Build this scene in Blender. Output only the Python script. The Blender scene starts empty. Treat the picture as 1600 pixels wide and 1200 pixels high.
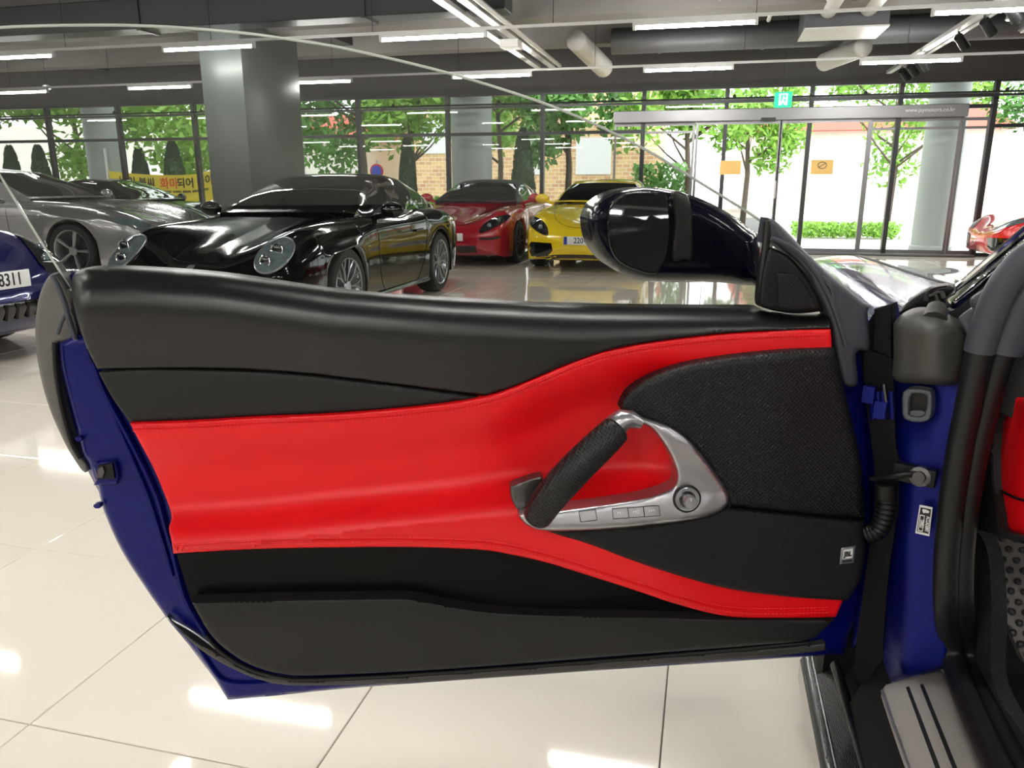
import bpy, bmesh, math, random
import numpy as np
from mathutils import Vector, Matrix
from mathutils.geometry import delaunay_2d_cdt
from mathutils.bvhtree import BVHTree
random.seed(7)
SC = bpy.context.scene
COL = SC.collection
PI = math.pi

# ------------------------------------------------------------------ camera
FPX, CAMH, HOR = 1202.0, 1.17, 290.0
PITCH = math.atan((600 - HOR) / FPX)
YAW = math.radians(14)
cam_data = bpy.data.cameras.new('camera')
cam_data.sensor_width = 36.0
cam_data.lens = 36.0 * FPX / 1600.0
cam_data.clip_start = 0.02
cam_data.clip_end = 300
cam = bpy.data.objects.new('camera', cam_data)
cam.location = (0, 0, CAMH)
cam.rotation_euler = (PI / 2 - PITCH, 0, YAW)
COL.objects.link(cam)
SC.camera = cam

# ------------------------------------------------------------------ world + exposure
SC.view_settings.view_transform = 'Standard'
SC.view_settings.look = 'None'
SC.view_settings.exposure = 1.0
SC.view_settings.gamma = 1.0
SC.view_settings.use_curve_mapping = False
SKY_STRENGTH = 2.3
TUBE_STRENGTH = 92.0
w = bpy.data.worlds.new('sky')
SC.world = w
w.use_nodes = True
nt = w.node_tree
bg = nt.nodes['Background']
bg.inputs[0].default_value = (0.95, 0.99, 1.0, 1)
bg.inputs[1].default_value = SKY_STRENGTH

# ------------------------------------------------------------------ rays through the camera (x right along the window wall, y into the room)
CY, SY = math.cos(YAW), math.sin(YAW)
CP, SP = math.cos(PITCH), math.sin(PITCH)
def ray(px, py):
    a = (px - 800) / FPX; b = (600 - py) / FPX
    x, y, z = a, CP + b * SP, -SP + b * CP
    return Vector((x * CY - y * SY, x * SY + y * CY, z))
CAMP = Vector((0, 0, CAMH))
def at_plane(px, py, p0, n, wo=0.0):
    r = ray(px, py)
    t = ((p0 + n * wo - CAMP).dot(n)) / r.dot(n)
    return CAMP + r * t
def mp_v(v0):
    return lambda x, y, wo=0.0: at_plane(x, y, Vector((0, v0, 0)), Vector((0, -1, 0)), wo)
def mp_u(u0):
    return lambda x, y, wo=0.0: at_plane(x, y, Vector((u0, 0, 0)), Vector((-1, 0, 0)), wo)
def mp_z(z0):
    return lambda x, y, wo=0.0: at_plane(x, y, Vector((0, 0, z0)), Vector((0, 0, 1)), wo)
D0 = Vector((.27, 1.36, 0)); D1 = Vector((-.72, 1.06, 0))
DD = (D1 - D0).normalized(); DN = Vector((-DD.y, DD.x, 0))
if DN.y > 0: DN = -DN
def door_map(x, y, wo=0.0):
    return at_plane(x, y, D0, DN, wo)
def mp_p(p0, n):
    p0 = Vector(p0); n = Vector(n).normalized()
    return lambda x, y, wo=0.0: at_plane(x, y, p0, n, wo)

# ------------------------------------------------------------------ materials
def lin(c):
    return tuple(((v / 255) / 12.92 if v / 255 <= .04045 else ((v / 255 + .055) / 1.055) ** 2.4) for v in c)
def mat(name, rgb, rough=.5, metal=0.0, coat=0.0, bump=None, var=None, spec=.5, emit=None, tmap='Object'):
    """rgb in 0..255; bump=(scale, strength, distance); var=(scale, amount)"""
    m = bpy.data.materials.new(name); m.use_nodes = True
    t = m.node_tree; b = t.nodes['Principled BSDF']
    c = lin(rgb)
    b.inputs['Base Color'].default_value = (*c, 1)
    b.inputs['Roughness'].default_value = rough
    b.inputs['Metallic'].default_value = metal
    b.inputs['Specular IOR Level'].default_value = spec
    b.inputs['Coat Weight'].default_value = coat
    b.inputs['Coat Roughness'].default_value = .03
    if emit:
        b.inputs['Emission Color'].default_value = (*lin(emit[0]), 1)
        b.inputs['Emission Strength'].default_value = emit[1]
    tc = t.nodes.new('ShaderNodeTexCoord')
    if var:
        n = t.nodes.new('ShaderNodeTexNoise'); n.inputs['Scale'].default_value = var[0]; n.inputs['Detail'].default_value = 4
        t.links.new(tc.outputs[tmap], n.inputs['Vector'])
        mx = t.nodes.new('ShaderNodeMix'); mx.data_type = 'RGBA'
        mx.inputs[6].default_value = (*[v * (1 - var[1]) for v in c], 1)
        mx.inputs[7].default_value = (*[min(1, v * (1 + var[1])) for v in c], 1)
        t.links.new(n.outputs['Fac'], mx.inputs[0]); t.links.new(mx.outputs[2], b.inputs['Base Color'])
    if bump:
        n = t.nodes.new('ShaderNodeTexNoise'); n.inputs['Scale'].default_value = bump[0]; n.inputs['Detail'].default_value = 3
        t.links.new(tc.outputs[tmap], n.inputs['Vector'])
        bp = t.nodes.new('ShaderNodeBump'); bp.inputs['Strength'].default_value = bump[1]; bp.inputs['Distance'].default_value = bump[2]
        t.links.new(n.outputs['Fac'], bp.inputs['Height']); t.links.new(bp.outputs[0], b.inputs['Normal'])
    return m
def perforated(name, rgb, hole, scale, rough, dot=.33, depth=.001, ang=45, weave=False):
    """leather or cloth with a regular grid of small holes, laid out in the plane of the door"""
    m = mat(name, rgb, rough, spec=.3)
    t = m.node_tree; b = t.nodes['Principled BSDF']
    tc = t.nodes.new('ShaderNodeTexCoord')
    mp = t.nodes.new('ShaderNodeMapping'); mp.vector_type = 'POINT'
    mp.inputs['Rotation'].default_value = (0, 0, -math.atan2(-DD.y, -DD.x))
    t.links.new(tc.outputs['Object'], mp.inputs['Vector'])
    sx = t.nodes.new('ShaderNodeSeparateXYZ'); t.links.new(mp.outputs[0], sx.inputs[0])
    cx = t.nodes.new('ShaderNodeCombineXYZ'); t.links.new(sx.outputs['X'], cx.inputs['X']); t.links.new(sx.outputs['Z'], cx.inputs['Y'])
    m2 = t.nodes.new('ShaderNodeMapping'); m2.inputs['Rotation'].default_value = (0, 0, math.radians(ang))
    if weave: m2.inputs['Scale'].default_value = (1, 1.5, 1)
    t.links.new(cx.outputs[0], m2.inputs['Vector'])
    v = t.nodes.new('ShaderNodeTexVoronoi'); v.voronoi_dimensions = '2D'; v.inputs['Scale'].default_value = scale; v.inputs['Randomness'].default_value = 0
    t.links.new(m2.outputs[0], v.inputs['Vector'])
    mr = t.nodes.new('ShaderNodeMapRange'); mr.inputs['From Min'].default_value = dot - .1; mr.inputs['From Max'].default_value = dot + .1
    t.links.new(v.outputs['Distance'], mr.inputs['Value'])
    mx = t.nodes.new('ShaderNodeMix'); mx.data_type = 'RGBA'
    mx.inputs[6].default_value = (*lin(hole), 1); mx.inputs[7].default_value = (*lin(rgb), 1)
    t.links.new(mr.outputs[0], mx.inputs[0]); t.links.new(mx.outputs[2], b.inputs['Base Color'])
    bp = t.nodes.new('ShaderNodeBump'); bp.inputs['Strength'].default_value = .6; bp.inputs['Distance'].default_value = depth
    t.links.new(mr.outputs[0], bp.inputs['Height']); t.links.new(bp.outputs[0], b.inputs['Normal'])
    return m
def glass(name, tint, k=1.0, rough=0.0, ior=1.5, haze=None):
    """thin pane: lets light through with a tint, mirrors by Fresnel"""
    m = bpy.data.materials.new(name); m.use_nodes = True
    t = m.node_tree
    for n in list(t.nodes):
        if n.type == 'BSDF_PRINCIPLED': t.nodes.remove(n)
    out = t.nodes['Material Output']
    tr = t.nodes.new('ShaderNodeBsdfTransparent'); tr.inputs[0].default_value = (*tint, 1)
    gl = t.nodes.new('ShaderNodeBsdfGlossy'); gl.inputs['Roughness'].default_value = rough
    fr = t.nodes.new('ShaderNodeFresnel'); fr.inputs[0].default_value = ior
    mu = t.nodes.new('ShaderNodeMath'); mu.operation = 'MULTIPLY'; mu.inputs[1].default_value = k; mu.use_clamp = True
    mi = t.nodes.new('ShaderNodeMixShader')
    t.links.new(fr.outputs[0], mu.inputs[0]); t.links.new(mu.outputs[0], mi.inputs[0])
    t.links.new(tr.outputs[0], mi.inputs[1]); t.links.new(gl.outputs[0], mi.inputs[2]); t.links.new(mi.outputs[0], out.inputs[0])
    return m

MT = dict(
    tile=mat('floor tile', (243, 236, 221), .05, coat=.3, var=(1.3, .035)),
    grout=mat('grout', (120, 112, 98), .8),
    ceil=mat('dark ceiling paint', (66, 65, 64), .8, var=(2, .12)),
    beam=mat('grey concrete beam', (118, 116, 112), .8, var=(3, .1)),
    duct_dark=mat('dark duct', (70, 71, 74), .45, bump=(30, .2, .003)),
    duct=mat('pale duct', (190, 190, 186), .5),
    steel=mat('pale steel rail', (190, 190, 188), .35, .4),
    frame=mat('dark window frame', (42, 44, 46), .4, .3),
    header=mat('header aluminium', (120, 120, 122), .35, .6),
    column=mat('dark grey column cladding', (80, 87, 85), .35, var=(1, .05)),
    sealgrey=mat('grey rubber strip', (54, 53, 50), .5),
    skirtm=mat('dark skirt with painted reflections', (52, 54, 54), .25, var=(60, .9), coat=.5),  # strong noise paints grey and white reflections as streaks
    backwall=mat('white painted wall', (212, 208, 200), .8),
    wall=mat('grey wall', (128, 128, 126), .8),
    pane=glass('window pane', (.97, .98, .97), .9),
    tube=mat('lit tube', (255, 255, 255), .5, emit=((255, 252, 247), TUBE_STRENGTH)),
    lamp=mat('lit lamp', (255, 255, 255), .5, emit=((255, 252, 240), 12)),
    black=mat('black plastic', (13, 13, 14), .42, spec=.28),
    gloss=mat('gloss black', (8, 8, 10), .06, coat=1),
    rubber=mat('black rubber', (20, 21, 23), .4, bump=(200, .15, .001), spec=.35),
    clad=mat('grey cladding', (92, 90, 86), .55, var=(14, .2)),
    shadow=mat('matt black', (5, 5, 8), .7, spec=.2),  # near-black that stands for deep shade in recesses and gaps
    greyrub=mat('dusty grey rubber', (56, 59, 68), .5, var=(18, .25)),
    chrome=mat('chrome', (225, 226, 228), .08, 1),
    alloy=mat('silver alloy', (175, 178, 182), .28, .85),
    darkalloy=mat('dark alloy', (70, 72, 76), .3, .8),
    satin=mat('satin aluminium', (176, 176, 180), .3, .9),
    pocketm=mat('shaded black plastic', (3, 4, 5), .35, spec=.14),  # black plastic taken darker to paint in the shade of the pocket
    pillarm=mat('bright pillar moulding', (150, 152, 155), .1, 1),
    satin_dark=mat('satin dark metal', (92, 90, 90), .33, .8),
    studded=mat('footrest metal', (66, 62, 60), .45, .4),
    tyre=mat('tyre', (24, 25, 26), .6),
    carglass=mat('dark car glass', (16, 19, 20), .03, coat=1, spec=.8),
    seeglass=glass('clear car glass', (.55, .62, .58), 1.0),
    lens=mat('headlamp lens', (96, 110, 112), .08, coat=1, var=(30, .5)),
    lensdark=mat('dark headlamp lens', (30, 33, 35), .06, coat=1, var=(30, .5)),
    white=mat('white plate', (228, 230, 228), .35),
    paper=mat('paper sheet', (205, 212, 210), .6),
    ink=mat('black lettering', (18, 18, 20), .5),
    redink=mat('red lettering', (225, 70, 30), .5),
    plateblue=mat('blue plate band', (30, 60, 170), .4),
    redled=mat('tail lamp', (170, 20, 24), .1, coat=1),
    p_black=mat('black car paint', (4, 4, 5), .1, coat=.6, spec=.3),
    p_blue=mat('dark blue car paint', (14, 18, 80), .22, .35, coat=1),
    p_pillar=mat('blue pillar paint', (6, 18, 108), .40, .55, spec=.4),
    p_navy=mat('near black blue paint', (7, 10, 34), .16, spec=.35, coat=.15),
    p_own=mat('deep blue car paint', (9, 22, 100), .22, .25, coat=1),
    p_own_in=mat('deep blue painted metal', (6, 14, 96), .3, .1, spec=.3),
    p_red=mat('dark red car paint', (168, 18, 38), .25, .1, coat=1),
    p_yel=mat('yellow car paint', (240, 208, 20), .25, 0, coat=1),
    p_sil=mat('silver car paint', (138, 138, 138), .25, .5, coat=1),
    p_brt=mat('bright red car paint', (215, 20, 26), .2, coat=1),
    leather=mat('black leather', (13, 13, 14), .33, bump=(420, .08, .0003), spec=.5),
    leather2=mat('dark grey grained trim', (33, 33, 33), .5, bump=(500, .18, .0006), spec=.25),
    red=mat('red leather', (224, 8, 20), .42, bump=(380, .22, .0007), spec=.4),
    redstitch=mat('red thread', (235, 60, 66), .7),
    grille=perforated('perforated black leather', (27, 28, 30), (7, 7, 8), 190, .45, ang=45),
    gripm=perforated('perforated grip leather', (34, 35, 36), (5, 5, 5), 210, .42, ang=30),
    mesh=perforated('black speaker cloth', (27, 28, 30), (9, 9, 10), 330, .55, ang=20, weave=True),
    twe=perforated('tweeter mesh', (24, 24, 25), (9, 9, 9), 380, .4),
    lglass=glass('door glass', (.50, .51, .50), 1.1),
    mirror=mat('mirror glass', (170, 175, 178), .015, 1),
    edge=mat('glass edge', (176, 184, 176), .15, coat=1),
    gedge=mat('dark rubber lip', (22, 22, 23), .35),
    olive=mat('grey vinyl cover', (60, 60, 56), .5, bump=(60, .25, .004)),
    bronze=mat('satin grey sill', (150, 147, 141), .5, .2, bump=(300, .08, .0006)),
    carpet=mat('black carpet', (13, 15, 17), .95, bump=(500, 1, .004)),
    carbon=perforated('carbon weave', (36, 36, 36), (8, 8, 8), 240, .3, ang=30, weave=True),
    greybox=mat('grey plastic socket', (74, 80, 86), .4),
    leafA=mat('yellow green leaves', (128, 176, 62), .6, var=(1.2, .4), tmap='Generated'),
    leafB=mat('mid green leaves', (92, 146, 60), .6, var=(1.2, .4)),
    leafC=mat('dark conifer green', (48, 78, 50), .7, var=(3, .4)),
    grass=mat('grass', (110, 160, 60), .8, var=(3, .4)),
    bark=mat('bark', (92, 82, 70), .8, var=(8, .3)),
    pave=mat('pale paving', (205, 200, 190), .8, var=(2, .1)),
    asphalt=mat('asphalt', (150, 150, 150), .9, var=(2, .1)),
    tan=mat('tan brick', (205, 178, 128), .85, var=(6, .2)),
    cream=mat('cream render', (215, 212, 200), .8, var=(2, .1)),
    roofred=mat('red roof', (188, 80, 60), .7),
    winblue=mat('far window glass', (150, 178, 180), .15, coat=.5),
    extcol=mat('outside column', (150, 158, 154), .6, var=(1, .06)),
    banner=mat('yellow banner', (236, 218, 60), .6, var=(4, .12)),
    signblue=mat('road sign blue', (40, 70, 190), .4),
    signred=mat('road sign red', (200, 40, 40), .4),
    parasol=mat('light blue awning', (60, 190, 230), .6),
    green_em=mat('exit sign green', (0, 150, 90), .4, emit=((0, 200, 120), 1.1)),
    white_em=mat('exit sign white', (255, 255, 255), .4, emit=((255, 255, 255), 1.3)),
    sticker=mat('yellowed sticker', (232, 190, 110), .5),
)
# flake-free bricks: colour only, for walls too far away to tell the bricks apart
def brick_colour(m):
    t = m.node_tree; b = t.nodes['Principled BSDF']
    tc = t.nodes.new('ShaderNodeTexCoord'); mp = t.nodes.new('ShaderNodeMapping'); mp.inputs['Rotation'].default_value = (PI / 2, 0, 0)
    br = t.nodes.new('ShaderNodeTexBrick'); br.inputs['Scale'].default_value = 1.6
    br.inputs['Color1'].default_value = (*lin((222, 190, 130)), 1); br.inputs['Color2'].default_value = (*lin((196, 150, 112)), 1)
    br.inputs['Mortar'].default_value = (*lin((225, 215, 190)), 1)
    t.links.new(tc.outputs['Object'], mp.inputs[0]); t.links.new(mp.outputs[0], br.inputs[0]); t.links.new(br.outputs[0], b.inputs['Base Color'])
brick_colour(MT['tan'])

# ------------------------------------------------------------------ object helpers
ORG = {}
def root(name, loc=(0, 0, 0), label=None, cat=None, group=None, rotz=0.0, kind=None):
    o = bpy.data.objects.new(name, None); COL.objects.link(o)
    o.empty_display_size = .1
    o.location = loc; o.rotation_euler = (0, 0, rotz)
    ORG[o.name] = Matrix.Translation(Vector(loc)) @ Matrix.Rotation(rotz, 4, 'Z')
    return tag(o, label, cat, group, kind)
def tag(o, label=None, cat=None, group=None, kind=None):
    if label: o['label'] = label
    if cat: o['category'] = cat
    if group: o['group'] = group
    if kind: o['kind'] = kind
    return o
def wm(o):
    return ORG[o.name] if o is not None and o.name in ORG else Matrix()
def link(name, me, parent=None, local=False, smooth=True, auto=None):
    """me holds world coordinates unless local; it is moved into the frame of its thing"""
    o = bpy.data.objects.new(name, me); COL.objects.link(o)
    if parent is not None:
        if not local: me.transform(wm(parent).inverted())
        o.parent = parent
        ORG[o.name] = wm(parent)
    return o
def mesh(name, vs, fs, m, parent=None, local=False, smooth=True, angle=40):
    me = bpy.data.meshes.new(name)
    me.from_pydata([tuple(v) for v in vs], [], fs)
    me.materials.append(m)
    if smooth:
        me.polygons.foreach_set('use_smooth', [True] * len(me.polygons))
        me.update()
        me.set_sharp_from_angle(angle=math.radians(angle))
    me.update()
    return link(name, me, parent, local)
class MB:
    def __init__(s): s.v = []; s.f = []
    def add(s, vs, fs):
        n = len(s.v); s.v += [Vector(v) for v in vs]; s.f += [[i + n for i in f] for f in fs]; return s
    def box(s, a, b, bev=0.0):
        x0, y0, z0 = [min(p, q) for p, q in zip(a, b)]; x1, y1, z1 = [max(p, q) for p, q in zip(a, b)]
        if bev <= 0:
            return s.add([(x0, y0, z0), (x1, y0, z0), (x1, y1, z0), (x0, y1, z0), (x0, y0, z1), (x1, y0, z1), (x1, y1, z1), (x0, y1, z1)],
                         [[0, 3, 2, 1], [4, 5, 6, 7], [0, 1, 5, 4], [1, 2, 6, 5], [2, 3, 7, 6], [3, 0, 4, 7]])
        bm = bmesh.new(); bmesh.ops.create_cube(bm, size=1)
        for v in bm.verts:
            v.co = Vector(((x0 + x1) / 2 + v.co.x * (x1 - x0), (y0 + y1) / 2 + v.co.y * (y1 - y0), (z0 + z1) / 2 + v.co.z * (z1 - z0)))
        bmesh.ops.bevel(bm, geom=bm.edges[:], offset=bev, segments=2, affect='EDGES', profile=.5)
        bm.verts.index_update()
        r = s.add([v.co.copy() for v in bm.verts], [[v.index for v in f.verts] for f in bm.faces]); bm.free(); return r
    def obox(s, c, ax, ay, az, hx, hy, hz):
        c = Vector(c); ax = Vector(ax).normalized() * hx; ay = Vector(ay).normalized() * hy; az = Vector(az).normalized() * hz
        vs = [c + ax * i + ay * j + az * k for k in (-1, 1) for i, j in ((-1, -1), (1, -1), (1, 1), (-1, 1))]
        return s.add(vs, [[0, 3, 2, 1], [4, 5, 6, 7], [0, 1, 5, 4], [1, 2, 6, 5], [2, 3, 7, 6], [3, 0, 4, 7]])
    def tube(s, pts, r, n=10, cap=True, flat=1.0, up=None):
        pts = [Vector(p) for p in pts]; k = len(pts)
        rs = r if isinstance(r, (list, tuple)) else [r] * k
        vs = []; prev = None
        for i, p in enumerate(pts):
            d = (pts[min(i + 1, k - 1)] - pts[max(i - 1, 0)]).normalized()
            if prev is None:
                a = Vector(up) if up is not None else (Vector((0, 0, 1)) if abs(d.z) < .9 else Vector((1, 0, 0)))
                prev = a
            a = (prev - d * prev.dot(d)).normalized(); prev = a; b = d.cross(a)
            for j in range(n):
                t = 2 * PI * j / n
                vs.append(p + a * math.cos(t) * rs[i] * flat + b * math.sin(t) * rs[i])
        fs = [[i * n + j, i * n + (j + 1) % n, (i + 1) * n + (j + 1) % n, (i + 1) * n + j] for i in range(k - 1) for j in range(n)]
        if cap: fs += [list(range(n))[::-1], [(k - 1) * n + j for j in range(n)]]
        return s.add(vs, fs)
    def lathe(s, prof, n=24, M=None, cap=True):
        """prof: list of (radius, height along the local z)"""
        M = M or Matrix(); vs = []; k = len(prof)
        for r, h in prof:
            for j in range(n):
                t = 2 * PI * j / n; vs.append(M @ Vector((r * math.cos(t), r * math.sin(t), h)))
        fs = [[i * n + j, i * n + (j + 1) % n, (i + 1) * n + (j + 1) % n, (i + 1) * n + j] for i in range(k - 1) for j in range(n)]
        if cap: fs += [list(range(n))[::-1], [(k - 1) * n + j for j in range(n)]]
        return s.add(vs, fs)
    def ellipsoid(s, c, rx, ry, rz, n=16, m=10, R=None):
        vs = []; fs = []; R = R or Matrix.Identity(3)
        for i in range(m + 1):
            a = PI * i / m
            for j in range(n):
                t = 2 * PI * j / n
                vs.append(Vector(c) + R @ Vector((rx * math.sin(a) * math.cos(t), ry * math.sin(a) * math.sin(t), rz * math.cos(a))))
        fs = [[i * n + j, (i + 1) * n + j, (i + 1) * n + (j + 1) % n, i * n + (j + 1) % n] for i in range(m) for j in range(n)]
        return s.add(vs, fs)
    def build(s, name, m, parent=None, smooth=True, local=False, angle=40):
        return mesh(name, s.v, s.f, m, parent, local, smooth, angle)
def struct(name, mb, m, parent=None, smooth=False):
    o = mb.build(name, m, parent, smooth)
    if parent is None: o['kind'] = 'structure'
    return o
def align(d, o=(0, 0, 0)):
    """matrix whose local z points along d, at o"""
    return Matrix.Translation(Vector(o)) @ Vector(d).to_track_quat('Z', 'Y').to_matrix().to_4x4()
def curve(pts, n=6, closed=False):
    """Catmull-Rom; a third value 1 marks a corner"""
    P = [(p[0], p[1]) for p in pts]; cn = [len(p) > 2 and p[2] == 1 for p in pts]
    k = len(P); out = []
    for i in range(k if closed else k - 1):
        p1, p2 = P[i], P[(i + 1) % k]
        p0 = p1 if (cn[i] or (not closed and i == 0)) else P[(i - 1) % k]
        p3 = p2 if (cn[(i + 1) % k] or (not closed and i == k - 2)) else P[(i + 2) % k]
        for q in range(n):
            t = q / n
            out.append(tuple(.5 * ((2 * p1[a]) + (-p0[a] + p2[a]) * t + (2 * p0[a] - 5 * p1[a] + 4 * p2[a] - p3[a]) * t * t + (-p0[a] + 3 * p1[a] - 3 * p2[a] + p3[a]) * t ** 3) for a in (0, 1)))
    if not closed: out.append(P[-1])
    return out
def fx(pts):
    """y as a function of x through points"""
    xs = [p[0] for p in pts]; ys = [p[1] for p in pts]
    return lambda x: float(np.interp(x, xs, ys))
def sst(a, b, x):
    t = min(1, max(0, (x - a) / (b - a))); return t * t * (3 - 2 * t)
def dists(P, O):
    P = np.array(P, float); O = np.array(O, float); O2 = np.roll(O, -1, axis=0)
    best = np.full(len(P), 1e9); ins = np.zeros(len(P), bool)
    for a, b in zip(O, O2):
        d = b - a; L = d @ d
        if L < 1e-14: continue
        t = np.clip(((P - a) @ d) / L, 0, 1)
        q = P - (a + t[:, None] * d); best = np.minimum(best, np.sqrt((q * q).sum(1)))
        c = ((a[1] > P[:, 1]) != (b[1] > P[:, 1]))
        if c.any():
            xi = (b[0] - a[0]) * (P[:, 1] - a[1]) / (b[1] - a[1] + 1e-12) + a[0]
            ins ^= c & (P[:, 0] < xi)
    return best, ins
def patch_geo(out, mp, wf, th, step, R=0.0, depth=0.0, holes=(), back=True, face=None):
    """surface over a 2-D outline: interior points on a grid, a rounded edge of width R and depth, a skirt of thickness th"""
    def resamp(o):
        r = []
        for i, a in enumerate(o):
            b = o[(i + 1) % len(o)]; L = math.hypot(b[0] - a[0], b[1] - a[1]); k = max(1, int(L / step + .5))
            if L < step * 1e-3: continue
            r += [(a[0] + (b[0] - a[0]) * q / k, a[1] + (b[1] - a[1]) * q / k) for q in range(k)]
        return r
    loops = [resamp(out)] + [resamp(h) for h in holes]
    xs = [p[0] for p in loops[0]]; ys = [p[1] for p in loops[0]]
    pts = []
    y = min(ys); row = 0
    while y < max(ys):
        x = min(xs) + (step / 2 if row % 2 else 0)
        while x < max(xs): pts.append((x, y)); x += step
        y += step * .87; row += 1
    if R > 0:
        for lp in loops:
            k = len(lp)
            for i in range(k):
                a, b = lp[i - 1], lp[(i + 1) % k]; dx, dy = b[0] - a[0], b[1] - a[1]; L = math.hypot(dx, dy) + 1e-9
                for f in (.3, .65, 1.0):
                    for s in (1, -1): pts.append((lp[i][0] - dy / L * R * f * s, lp[i][1] + dx / L * R * f * s))
    nr = 0 if R <= 0 else 1
    d, ins = dists(pts, loops[0])
    for lp in loops[1:]:
        d2, i2 = dists(pts, lp); d = np.minimum(d, d2); ins &= ~i2
    lim = min(step * .45, R * .28) if R > 0 else step * .45
    keep = [p for p, dd, ii in zip(pts, d, ins) if ii and dd > lim]
    V = []; E = []
    for lp in loops:
        n = len(V); V += [Vector(p) for p in lp]; E += [(n + i, n + (i + 1) % len(lp)) for i in range(len(lp))]
    # drop near-duplicates among the kept points
    cell = {}; q = max(lim * .7, 1e-6)
    for p in keep:
        c = (int(p[0] / q), int(p[1] / q))
        if c not in cell: cell[c] = p
    V += [Vector(p) for p in cell.values()]
    ov, oe, of, *_ = delaunay_2d_cdt(V, E, [], 1 if not holes else 0, step * 1e-4)
    if holes:
        cen = [((ov[f[0]][0] + ov[f[1]][0] + ov[f[2]][0]) / 3, (ov[f[0]][1] + ov[f[1]][1] + ov[f[2]][1]) / 3) for f in of]
        _, k1 = dists(cen, loops[0])
        for lp in loops[1:]:
            _, k2 = dists(cen, lp); k1 &= ~k2
        of = [f for f, k in zip(of, k1) if k]
    P2 = [(v[0], v[1]) for v in ov]
    dd, _ = dists(P2, loops[0])
    for lp in loops[1:]:
        d2, _ = dists(P2, lp); dd = np.minimum(dd, d2)
    ww = []
    for (x, y), d_ in zip(P2, dd):
        wo = wf(x, y) if callable(wf) else wf
        if R > 0: wo -= depth * (1 - math.sqrt(max(0, 1 - (1 - min(1, d_ / R)) ** 2)))
        ww.append(wo)
    V3 = [mp(p[0], p[1], wo) for p, wo in zip(P2, ww)]
    F = [list(f) for f in of]
    # orientation: towards face (default the camera)
    eye = face if face is not None else CAMP
    s = 0
    for f in F[:: max(1, len(F) // 60)]:
        a, b, c = V3[f[0]], V3[f[1]], V3[f[2]]
        s += 1 if (b - a).cross(c - a).dot(eye - a) > 0 else -1
    if s < 0: F = [f[::-1] for f in F]
    cnt = {}
    for f in F:
        for i in range(3):
            e = (f[i], f[(i + 1) % 3]); cnt[e] = 1
    bd = [e for e in cnt if (e[1], e[0]) not in cnt]
    if th > 0:
        mapb = {}
        cx, cy = P2[0]; q0 = mp(cx, cy, 0); nn = (mp(cx + step, cy, 0) - q0).cross(mp(cx, cy + step, 0) - q0).normalized()
        if nn.dot(eye - q0) < 0: nn = -nn
        def bk(i):
            if i not in mapb:
                mapb[i] = len(V3); V3.append(V3[i] - nn * th)
            return mapb[i]
        for a, b in bd: F.append([b, a, bk(a), bk(b)])
        if back:
            def bb(i):
                return bk(i)
            F += [[bb(i) for i in f[::-1]] for f in list(F[:len(of)])]
    return V3, F
def patch(name, pts, mp, wf, m, parent=None, th=.01, step=12, R=0, depth=0, smooth=4, holes=(), back=False, angle=50):
    o = curve(pts, smooth, True) if smooth else pts
    V3, F = patch_geo(o, mp, wf, th, step, R, depth, holes, back)
    return mesh(name, V3, F, m, parent, angle=angle)
def ptube(name, pts, mp, wf, r, m, parent, n=8, sm=5, flat=1.0):
    c = curve(pts, sm)
    b = MB().tube([mp(x, y, wf(x, y) if callable(wf) else wf) for x, y in c], r, n, flat=flat)
    return b.build(name, m, parent)
FONTC = {}
def text(name, s, size, origin, xd, yd, m, parent=None, depth=.0015, align_x='CENTER', squash=1.0, bold=0.0):
    cu = bpy.data.curves.new(name, 'FONT'); cu.body = s; cu.size = size; cu.extrude = depth; cu.offset = bold
    cu.align_x = align_x; cu.align_y = 'CENTER'; cu.resolution_u = 3
    t = bpy.data.objects.new(name, cu); COL.objects.link(t)
    bpy.context.view_layer.update()
    me = bpy.data.meshes.new_from_object(t.evaluated_get(bpy.context.evaluated_depsgraph_get()))
    bpy.data.objects.remove(t); bpy.data.curves.remove(cu)
    me.materials.clear(); me.materials.append(m)
    xd = Vector(xd).normalized(); yd = Vector(yd).normalized(); zd = xd.cross(yd)
    M = Matrix(((xd.x * squash, yd.x, zd.x, origin[0]), (xd.y * squash, yd.y, zd.y, origin[1]), (xd.z * squash, yd.z, zd.z, origin[2]), (0, 0, 0, 1)))
    me.transform(M)
    return link(name, me, parent)

# ================================================================== THE ROOM
WALL_V = 14.8
XL, XR, YB = -19.0, 9.0, -7.0
CEIL = 3.85
# floor: grout bed with tiles on it
fl = MB().box((XL, YB, -.06), (XR, WALL_V + .1, -.009))
floor = struct('floor', fl, MT['grout'])
TX, TY, TU0, TV0, GAP = .69, .718, -.029, 1.175, .0035
def tile_mesh():
    b = MB(); hx, hy = TX / 2 - GAP / 2, TY / 2 - GAP / 2; c = .0015
    vs = [(-hx, -hy, -.01), (hx, -hy, -.01), (hx, hy, -.01), (-hx, hy, -.01), (-hx, -hy, -c), (hx, -hy, -c), (hx, hy, -c), (-hx, hy, -c),
          (-hx + c, -hy + c, 0), (hx - c, -hy + c, 0), (hx - c, hy - c, 0), (-hx + c, hy - c, 0)]
    b.add(vs, [[0, 1, 5, 4], [1, 2, 6, 5], [2, 3, 7, 6], [3, 0, 4, 7], [4, 5, 9, 8], [5, 6, 10, 9], [6, 7, 11, 10], [7, 4, 8, 11], [8, 9, 10, 11]])
    return b
tb = tile_mesh()
tme = bpy.data.meshes.new('tile'); tme.from_pydata([tuple(v) for v in tb.v], [], tb.f); tme.materials.append(MT['tile'])
cells = []
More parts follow.
